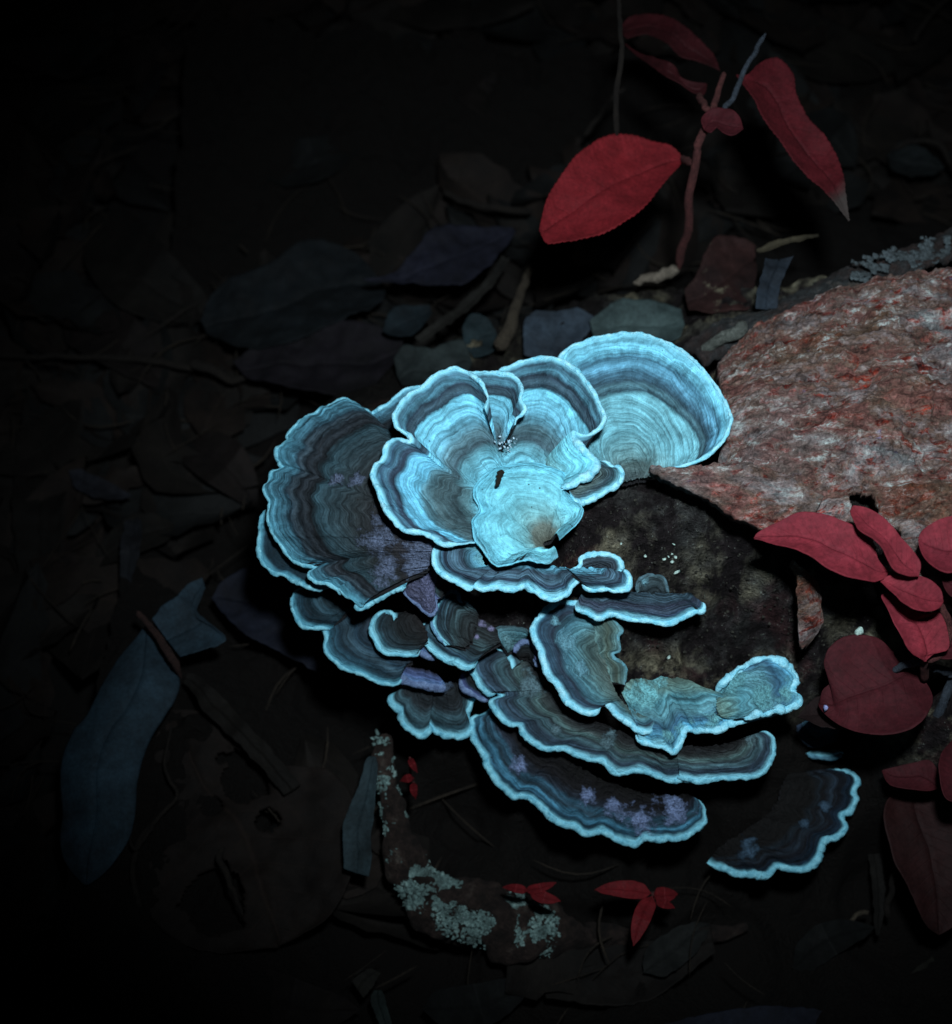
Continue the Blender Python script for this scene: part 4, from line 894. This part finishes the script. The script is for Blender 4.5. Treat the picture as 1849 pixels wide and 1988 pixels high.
dead('broad dim brown leaf beneath the small red seedling', D([(1040, 1850), (1200, 1830), (1380, 1800)]), D([(1060, 1940), (1240, 1950), (1390, 1850)]), [.008, .01], lm((18, 16, 14), (26, 22, 18)), seed=29)
dead('tall narrow dim leaf right of the ruffled lone bracket', R4([(1140, 620), (1170, 900), (1200, 1200), (1220, 1400)]), R4([(1190, 620), (1250, 900), (1280, 1200), (1240, 1400)]), [.012, .012], lm((18, 17, 15), (26, 25, 22)), seed=30)
dead('rounded grey leaf below the lone bracket', *oval((1250, 1890), (1380, 1790), 70), [.012, .012], lm((24, 27, 27), (32, 36, 35)), seed=31)
dead('little torn pale scrap under the lichen rim', R5([(170, 1170), (210, 1115), (260, 1110)]), R5([(220, 1240), (260, 1200), (300, 1130)]), [.012, .012], lm((38, 38, 34), (56, 56, 50)), seed=32)
dead('narrow grey-green leaf tip at the bottom centre', R5([(270, 1200), (250, 1240), (270, 1310), (310, 1400)]), R5([(300, 1200), (320, 1250), (335, 1310), (360, 1400)]), [.014, .012], lm((34, 46, 46), (44, 58, 56), vw=.15), seed=33)
for k_, (b_, t_, w_, z_) in enumerate([((180, 420), (420, 620), 150, .015), ((520, 120), (760, 280), 130, .012), ((880, 60), (1020, 240), 110, .012), ((60, 280), (240, 180), 90, .010), ((500, 330), (720, 250), 90, .014), ((120, 620), (330, 760), 110, .012), ((1500, 40), (1750, 130), 120, .012),
                                       ((1560, 230), (1660, 330), 90, .016), ((450, 1900), (700, 1960), 110, .012), ((250, 1880), (60, 1960), 90, .012), ((820, 1960), (1040, 1900), 90, .012), ((360, 860), (500, 980), 100, .014), ((340, 1020), (180, 1100), 70, .014), ((1540, 1880), (1700, 1800), 70, .01)]):
    o = blade(*oval(b_, t_, w_, .1*(-1)**k_), [z_, z_+.01, z_], [lm((16, 15, 12), (25, 23, 19)), lm((14, 17, 17), (22, 26, 26)), lm((18, 14, 13), (28, 22, 20))][k_ % 3], 'dead_leaf', seed=50+k_, ragged=2.)
    tag(o, 'dim ' + ['olive', 'grey-green', 'brown'][k_ % 3] + ' dead leaf lying flat ' + ['upper left, above the blue-black leaf', 'at the top, left of centre', 'at the top centre', 'in the top left corner', 'between the blue-black leaf and the top edge', 'just above the long straight twig',
        'in the top right corner', 'under the pale tip of the right-hand sapling leaf', 'on the bottom edge left of centre', 'in the bottom left corner', 'on the bottom edge under the torn pale scrap', 'left of the crinkled dark bracket', 'above the torn end of the slate-blue leaf', 'near the bottom right, above the straight leaf blade'][k_],
        'leaf', 'unlit dead leaves in the litter')

dead('shrivelled dark brown leaf poking out left of the round dark red leaf', R3([(960, 1330), (850, 1370), (770, 1420), (712, 1500)]), R3([(1000, 1600), (900, 1590), (800, 1550), (714, 1506)]), [.098, .095, .092], lm((30, 18, 19), (44, 27, 27)), seed=36)

# loose needles, fibres and crumbs among the leaves
r = np.random.default_rng(77); V = []; Fc = []; off = 0
for _ in range(900):
    c = np.array([r.uniform(-.26, .28), r.uniform(-.20, .32)])
    a_, b_ = np.searchsorted(gx, c[0]), np.searchsorted(gy, c[1])
    if 0 < a_ < nx and 0 < b_ < ny and Hs[a_, b_] > .012: continue
    L_ = r.uniform(.006, .035); t = np.linspace(-.5, .5, 7)[:, None]; ang = r.uniform(0, 3.14)
    d = np.array([math.cos(ang), math.sin(ang), r.normal(0, .15)]); e = np.array([-d[1], d[0], 0])
    path = np.array([c[0], c[1], r.uniform(.010, .024)])+t*L_*d+e*(r.normal(0, .12)*L_*np.cos(t*math.pi))
    v, f, _c = tube(path, r.uniform(.00016, .0005), 5, 1, 0)
    V.append(v); Fc.append(f+off); off += len(v)
tag(link('needles', mesh('needles', np.vstack(V), np.vstack(Fc), mottled('needle', [(20, 17, 13), (46, 40, 32)], 60, 900))), 'dry needles and fibres scattered over the dead leaves', 'needles', kind='stuff')

# twigs and rootlets
TW = mottled('twig_bark', [(18, 15, 13), (30, 26, 21)], 120, 800); TWP = mottled('pale_twig', [(52, 46, 38), (78, 72, 60)], 120, 800); TWR = mottled('red_brown_twig', [(38, 26, 24), (56, 38, 34)], 120, 800)
def twig(label, F, pts, r0, r1, mat, seed=0):
    return tag(tube_obj('twig', P3(F, pts), r0, r1, mat, seed=seed), label, 'twig', 'twigs and rootlets in the litter')
twig('red-brown stalk lying across the slate-blue leaf', R6, [(665, 365, .054), (720, 430, .054), (790, 530, .055), (850, 620, .054), (875, 680, .046)], .0009, .0015, TWR, 1)
twig('thin crooked rootlet right of the slate-blue leaf', R6, [(840, 930, .03), (800, 1080, .034), (820, 1180, .034), (860, 1260, .032), (760, 1370, .034), (700, 1450, .034), (650, 1560, .034), (640, 1640, .032), (690, 1820, .028)], .0004, .0009, TW, 2)
twig('small forked rootlet touching the slate-blue leaf', R6, [(625, 1470, .04), (660, 1530, .036), (700, 1480, .036), (745, 1390, .034)], .0004, .0007, TW, 3)
twig('thin bent stalk on the rust-brown leaf', R6, [(1090, 1510, .032), (1060, 1560, .033), (1100, 1640, .032), (1130, 1720, .031), (1180, 1850, .03)], .0012, .0005, TW, 4)
twig('long straight dim twig at the left edge', D, [(-20, 690, .02), (120, 692, .022), (300, 700, .022), (380, 718, .02)], .0010, .0013, TW, 5)
twig('knobbly pale twig end beyond the left edge twig', D, [(370, 706, .024), (410, 716, .026), (450, 740, .024), (490, 725, .024)], .0020, .0012, TW, 6)
twig('short slanting twig above the knobbly one', R7, [(465, 1110, .02), (560, 1040, .024), (650, 985, .02)], .0007, .0007, TW, 7)
twig('brown root running up behind the rosette', R8, [(1070, 660, .07), (1110, 580, .068), (1140, 480, .06), (1180, 380, .05)], .0026, .0012, TWP, 8)
twig('grey curved stick in the dark above the rosette', R8, [(880, 120, .03), (980, 160, .034), (1100, 180, .034), (1190, 185, .03)], .0012, .0014, TW, 9)
twig('thin upright stalk above the big red leaf', R1, [(475, -30, .15), (482, 120, .15), (485, 250, .148), (470, 400, .14), (462, 560, .13)], .0006, .0010, TW, 10)
twig('dim arching stem left of the upright stalk', R1, [(330, 560, .05), (400, 470, .06), (450, 400, .07), (500, 360, .07)], .0012, .0008, TW, 11)
twig('curved pale twig near the right edge of the photo', R1, [(1600, 620, .03), (1700, 580, .034), (1800, 600, .034), (1849, 680, .03)], .001, .001, TW, 12)
twig('faint twig crossing the top right corner', R1, [(1849, -20, .03), (1760, 60, .034), (1690, 170, .03)], .0009, .0009, TW, 13)
twig('pale stick lying between leaves and bark strip', D, [(1340, 690, .10), (1385, 668, .112), (1430, 645, .118), (1450, 632, .118)], .0016, .0022, mottled('pale_stick', [(70, 74, 70), (110, 118, 112)], 120, 800), 14)
twig('thin twig below the lone bracket at lower right', R4, [(1020, 1320, .014), (1090, 1270, .014), (1165, 1240, .012)], .0006, .0008, TWP, 15)
twig('straight twig standing beside the dark pointed leaf', R4, [(1290, 1280, .01), (1310, 1120, .02), (1340, 980, .03)], .0010, .0009, TW, 16)

# ------------------------------------------------------------------ red-glowing plants
RED = leaf_mat('red_leaf', (92, 20, 26), (106, 24, 30), (84, 22, 30), veinw=.12, rough=.75)
RED2 = leaf_mat('red_leaf', (92, 30, 40), (118, 38, 48), (84, 30, 42), veinw=.14, rough=.75)
RED3 = leaf_mat('dark_red_leaf', (50, 16, 21), (62, 19, 25), (44, 16, 21), veinw=.15, rough=.75)  # darker copy of the red: dimness towards the beam edge painted in
RED_FALLOFF = leaf_mat('dark_red_leaf', (38, 11, 14), (48, 13, 17), (32, 10, 14), veinw=.15)  # torch falloff on the upper sapling leaves put into the colour
REDT = leaf_mat('red_leaf', (62, 15, 21), (74, 18, 24), (54, 15, 20), veinw=.15, tipcol=(58, 52, 50), rough=.75)  # long top leaf: red lowered to paint in the torch falloff
STEM = mottled('reddish_stem', [(70, 38, 38), (98, 56, 54)], 150, 900); STEMB = mottled('bluish_stem', [(46, 56, 66), (74, 84, 96)], 150, 900); ROOT = mottled('pale_root', [(92, 86, 76), (128, 120, 108)], 150, 900)
sap = thing('sapling', 'slender red-leaved sapling rooted behind the bark at the top', 'plant', P(1320, 520, .06))
blade(R1([(742, 655), (690, 605), (600, 580), (500, 568), (410, 580), (320, 640), (250, 720), (200, 790), (172, 850), (148, 945)]), R1([(742, 655), (712, 700), (660, 760), (600, 840), (540, 900), (440, 960), (330, 990), (250, 1006), (178, 1010), (150, 950)]), [.125, .13, .13], RED, 'leaf', sap, seed=61, N=140, M=44, serr=2.6, ragged=1.2)
blade(R1([(960, 310), (1030, 410), (1070, 490), (1130, 570), (1190, 660), (1260, 740), (1310, 780), (1360, 840), (1425, 905)]), R1([(962, 308), (1010, 310), (1070, 262), (1130, 250), (1190, 310), (1205, 390), (1250, 480), (1320, 560), (1370, 640), (1400, 720), (1406, 800), (1427, 903)]), [.150, .145, .14, .14], REDT, 'leaf', sap, seed=62, N=140, M=40, serr=2, ragged=1.2)
blade(R1([(890, 290), (862, 220), (800, 160), (740, 110), (680, 72), (600, 60), (520, 70), (478, 118)]), R1([(890, 290), (800, 252), (730, 235), (680, 190), (600, 152), (540, 162), (500, 170), (480, 125)]), [.13, .13, .12], RED_FALLOFF, 'leaf', sap, seed=63, serr=1.5)
blade(R1([(835, 350), (770, 342), (722, 320), (700, 272), (620, 242), (560, 215), (500, 178)]), R1([(838, 352), (825, 395), (790, 390), (740, 360), (660, 320), (600, 272), (500, 180)]), [.14, .14, .13], RED_FALLOFF, 'leaf', sap, seed=64)
blade(R1([(828, 520), (818, 480), (858, 446), (920, 450), (970, 480), (988, 520)]), R1([(832, 525), (855, 540), (880, 518), (910, 545), (950, 552), (988, 522)]), [.155, .157], RED3, 'leaf', sap, seed=65)
tube_obj('stem', P3(R1, [(725, 1112, .085), (730, 1040, .095), (758, 950, .108), (764, 800, .128), (796, 680, .140), (808, 590, .148), (850, 480, .150), (880, 400, .15), (905, 300, .15)]), .0015, .0008, STEM, sap, seed=66, rough=.22)
tube_obj('stem', P3(R1, [(900, 470, .15), (945, 400, .15), (985, 310, .152), (1030, 220, .154), (1078, 142, .156)]), .0009, .0007, STEMB, sap, seed=67)
tube_obj('leaf_stalk', P3(R1, [(735, 655, .125), (765, 668, .135), (792, 662, .141)]), .0009, .0013, STEM, sap, seed=68, n=20)
tube_obj('leaf_stalk', P3(R1, [(800, 392, .14), (825, 430, .148), (850, 445, .150)]), .0009, .0010, STEM, sap, seed=69, n=20)
tube_obj('root', P3(R1, [(722, 1105, .085), (690, 1120, .082), (620, 1140, .08), (540, 1162, .078)]), .0022, .0014, ROOT, sap, seed=70, rough=.4)

pl = thing('leafy_plant', 'red-leaved creeping plant spilling over the right end of the bark', 'plant', P(1849, 1300, .10))
for A_, B_, z_, m_, s_ in [
    ([(1310, 540), (1235, 480), (1200, 400), (1080, 290), (950, 230), (830, 185), (700, 175), (580, 225), (500, 260), (430, 295), (412, 325)], [(1312, 542), (1270, 600), (1180, 630), (1050, 615), (920, 570), (800, 490), (680, 430), (550, 380), (470, 345), (412, 328)], [.150, .154, .154, .15], RED2, 71),
    ([(1502, 585), (1420, 585), (1330, 540), (1270, 420), (1200, 350), (1110, 290), (1080, 240), (1055, 150), (1073, 105)], [(1504, 583), (1515, 500), (1470, 420), (1400, 340), (1310, 240), (1230, 170), (1150, 125), (1075, 105)], [.156, .162, .160], RED2, 72),
    ([(1250, 615), (1300, 585), (1400, 590), (1500, 595), (1590, 630), (1650, 680), (1672, 740)], [(1250, 617), (1310, 680), (1390, 760), (1470, 815), (1560, 822), (1640, 790), (1672, 742)], [.150, .152, .150], RED2, 73),
    ([(1950, 400), (1900, 260), (1800, 205), (1680, 208), (1590, 240), (1530, 280), (1508, 330)], [(1950, 405), (1900, 520), (1780, 560), (1660, 570), (1580, 510), (1530, 430), (1508, 335)], [.156, .158, .156], RED2, 74),
    ([(1540, 1160), (1440, 1110), (1380, 1000), (1330, 900), (1290, 800), (1258, 720), (1272, 700)], [(1542, 1160), (1600, 1110), (1690, 1080), (1690, 980), (1640, 850), (1540, 852), (1450, 820), (1380, 750), (1320, 705), (1276, 700)], [.132, .138, .140], RED2, 75),
    ([(1580, 1110), (1660, 1000), (1740, 920), (1900, 850)], [(1582, 1112), (1700, 1135), (1800, 1100), (1900, 1000)], [.128, .13], RED3, 76),
    ([(1650, 570), (1700, 700), (1790, 765), (1900, 740)], [(1652, 568), (1760, 556), (1830, 580), (1900, 640)], [.148, .15], RED3, 77),
    ([(1400, 1200), (1358, 1190), (1330, 1100), (1240, 1020), (1130, 992), (1000, 1005), (900, 1080), (865, 1170), (880, 1240), (912, 1300), (860, 1350), (838, 1430)], [(1402, 1202), (1500, 1235), (1575, 1340), (1582, 1440), (1530, 1540), (1440, 1620), (1300, 1655), (1130, 1640), (980, 1590), (860, 1500), (838, 1434)], [.108, .112, .108, .10], RED3, 78)]:
    blade(R3(A_), R3(B_), z_, m_, 'leaf', pl, seed=s_, N=110, M=40, ragged=.9, cup=.003)
for A_, B_, z_, m_, s_ in [
    ([(1640, 420), (1620, 320), (1560, 250), (1450, 270), (1350, 290), (1255, 308)], [(1640, 423), (1560, 452), (1450, 447), (1340, 430), (1280, 390), (1255, 312)], [.07, .07, .068], RED3, 80),
    ([(1800, 520), (1680, 490), (1632, 330), (1650, 200), (1740, 90)], [(1804, 520), (1900, 300), (1860, 120), (1742, 90)], [.09, .09], RED3, 81),
    ([(1480, 450), (1340, 470), (1270, 540), (1255, 650), (1290, 800), (1330, 950), (1410, 1080), (1480, 1220), (1550, 1340), (1640, 1392)], [(1484, 450), (1600, 480), (1721, 600), (1850, 800), (1850, 1000), (1800, 1200), (1740, 1330), (1644, 1392)], [.05, .05, .046, .04],
     leaf_mat('dark_red_leaf', (30, 14, 14), (38, 17, 17), (26, 13, 13), veinw=.15), 82)]:
    blade(R4(A_), R4(B_), z_, m_, 'leaf', pl, seed=s_, N=110, M=40, ragged=1., cup=.003)
tube_obj('stem', P3(R3, [(1790, 1130, .11), (1724, 1290, .10), (1670, 1420, .092), (1630, 1520, .084), (1605, 1620, .075), (1590, 1800, .06)]), .0012, .0017, STEMB, pl, seed=84)
tube_obj('stem', P3(R3, [(1300, 548, .15), (1420, 600, .146), (1560, 700, .142), (1660, 800, .138), (1700, 950, .13), (1640, 1090, .128), (1545, 1165, .126), (1550, 1280, .11)]), .0008, .0012, STEM, pl, seed=85)
tube_obj('leaf_stalk', P3(R3, [(1350, 1203, .109), (1410, 1180, .114), (1475, 1160, .118), (1560, 1165, .12)]), .0010, .0011, STEMB, pl, seed=86, n=24)
tube_obj('leaf_stalk', P3(R3, [(1600, 1190, .112), (1680, 1220, .108), (1740, 1250, .10)]), .0011, .0012, STEMB, pl, seed=87, n=24)
tube_obj('leaf_stalk', P3(R3, [(1640, 1660, .07), (1700, 1590, .075), (1780, 1540, .08)]), .0008, .001, STEM, pl, seed=88, n=24)
drop = blob_cluster('pebble', [np.zeros(3)], [.0011], mottled('bright_grain', [(120, 130, 190), (170, 180, 220)], 500, 2000, .0002), None, .8, 3); drop.location = P(1604, 1374, .106)
tag(drop, 'tiny bluish grain on the round dark red leaf', 'grain')
gr = blob_cluster('pebble', [np.zeros(3)], [.0011], CR, None, 1.3, 4); gr.location = P(1669, 1227, .112)
tag(gr, 'tiny white grain at the top of the round dark red leaf', 'grain')
SMR = leaf_mat('small_red_leaf', (68, 12, 17), (86, 15, 20), (72, 14, 20), veinw=.2)
def seedling(label, F, leaves, z, base):
    t = thing('seedling', label, 'plant', P3(F, [base+(0.01,)])[0], 'small red seedlings round the hollow')
    for i, (b_, t_, w_) in enumerate(leaves):
        a = F([b_]); c = F([t_]); A_, B_ = oval(a[0], c[0], w_, .04)
        blade(A_, B_, [z, z+.003, z], SMR, 'leaf', t, seed=90+i+int(base[0]) % 50, N=40, M=15, cup=.001)
        tube_obj('stem', np.array([P3(F, [b_+(z,)])[0], P3(F, [((b_[0]+base[0])/2, (b_[1]+base[1])/2, z-.006)])[0], P3(F, [base+(z-.016,)])[0]]), .0004, .0005, STEM, t, n=14, seed=i)
seedling('tiny red seedling with three leaflets inside the lichen rim', R5, [((428, 150), (462, 215), 14), ((445, 245), (388, 258), 15), ((445, 265), (455, 335), 16)], .05, (440, 250))
seedling('red seedling with two joined leaves on the right of the lichen', R5, [((960, 755), (850, 735), 17), ((950, 750), (1090, 715), 19), ((970, 755), (1110, 800), 24)], .042, (970, 760))
seedling('three-leaved red seedling below the lowest long bracket', R5, [((1520, 765), (1265, 745), 34), ((1530, 770), (1640, 765), 32), ((1525, 775), (1440, 1000), 36), ((1540, 790), (1625, 830), 18)], .045, (1530, 770))

scene.render.engine = 'CYCLES'
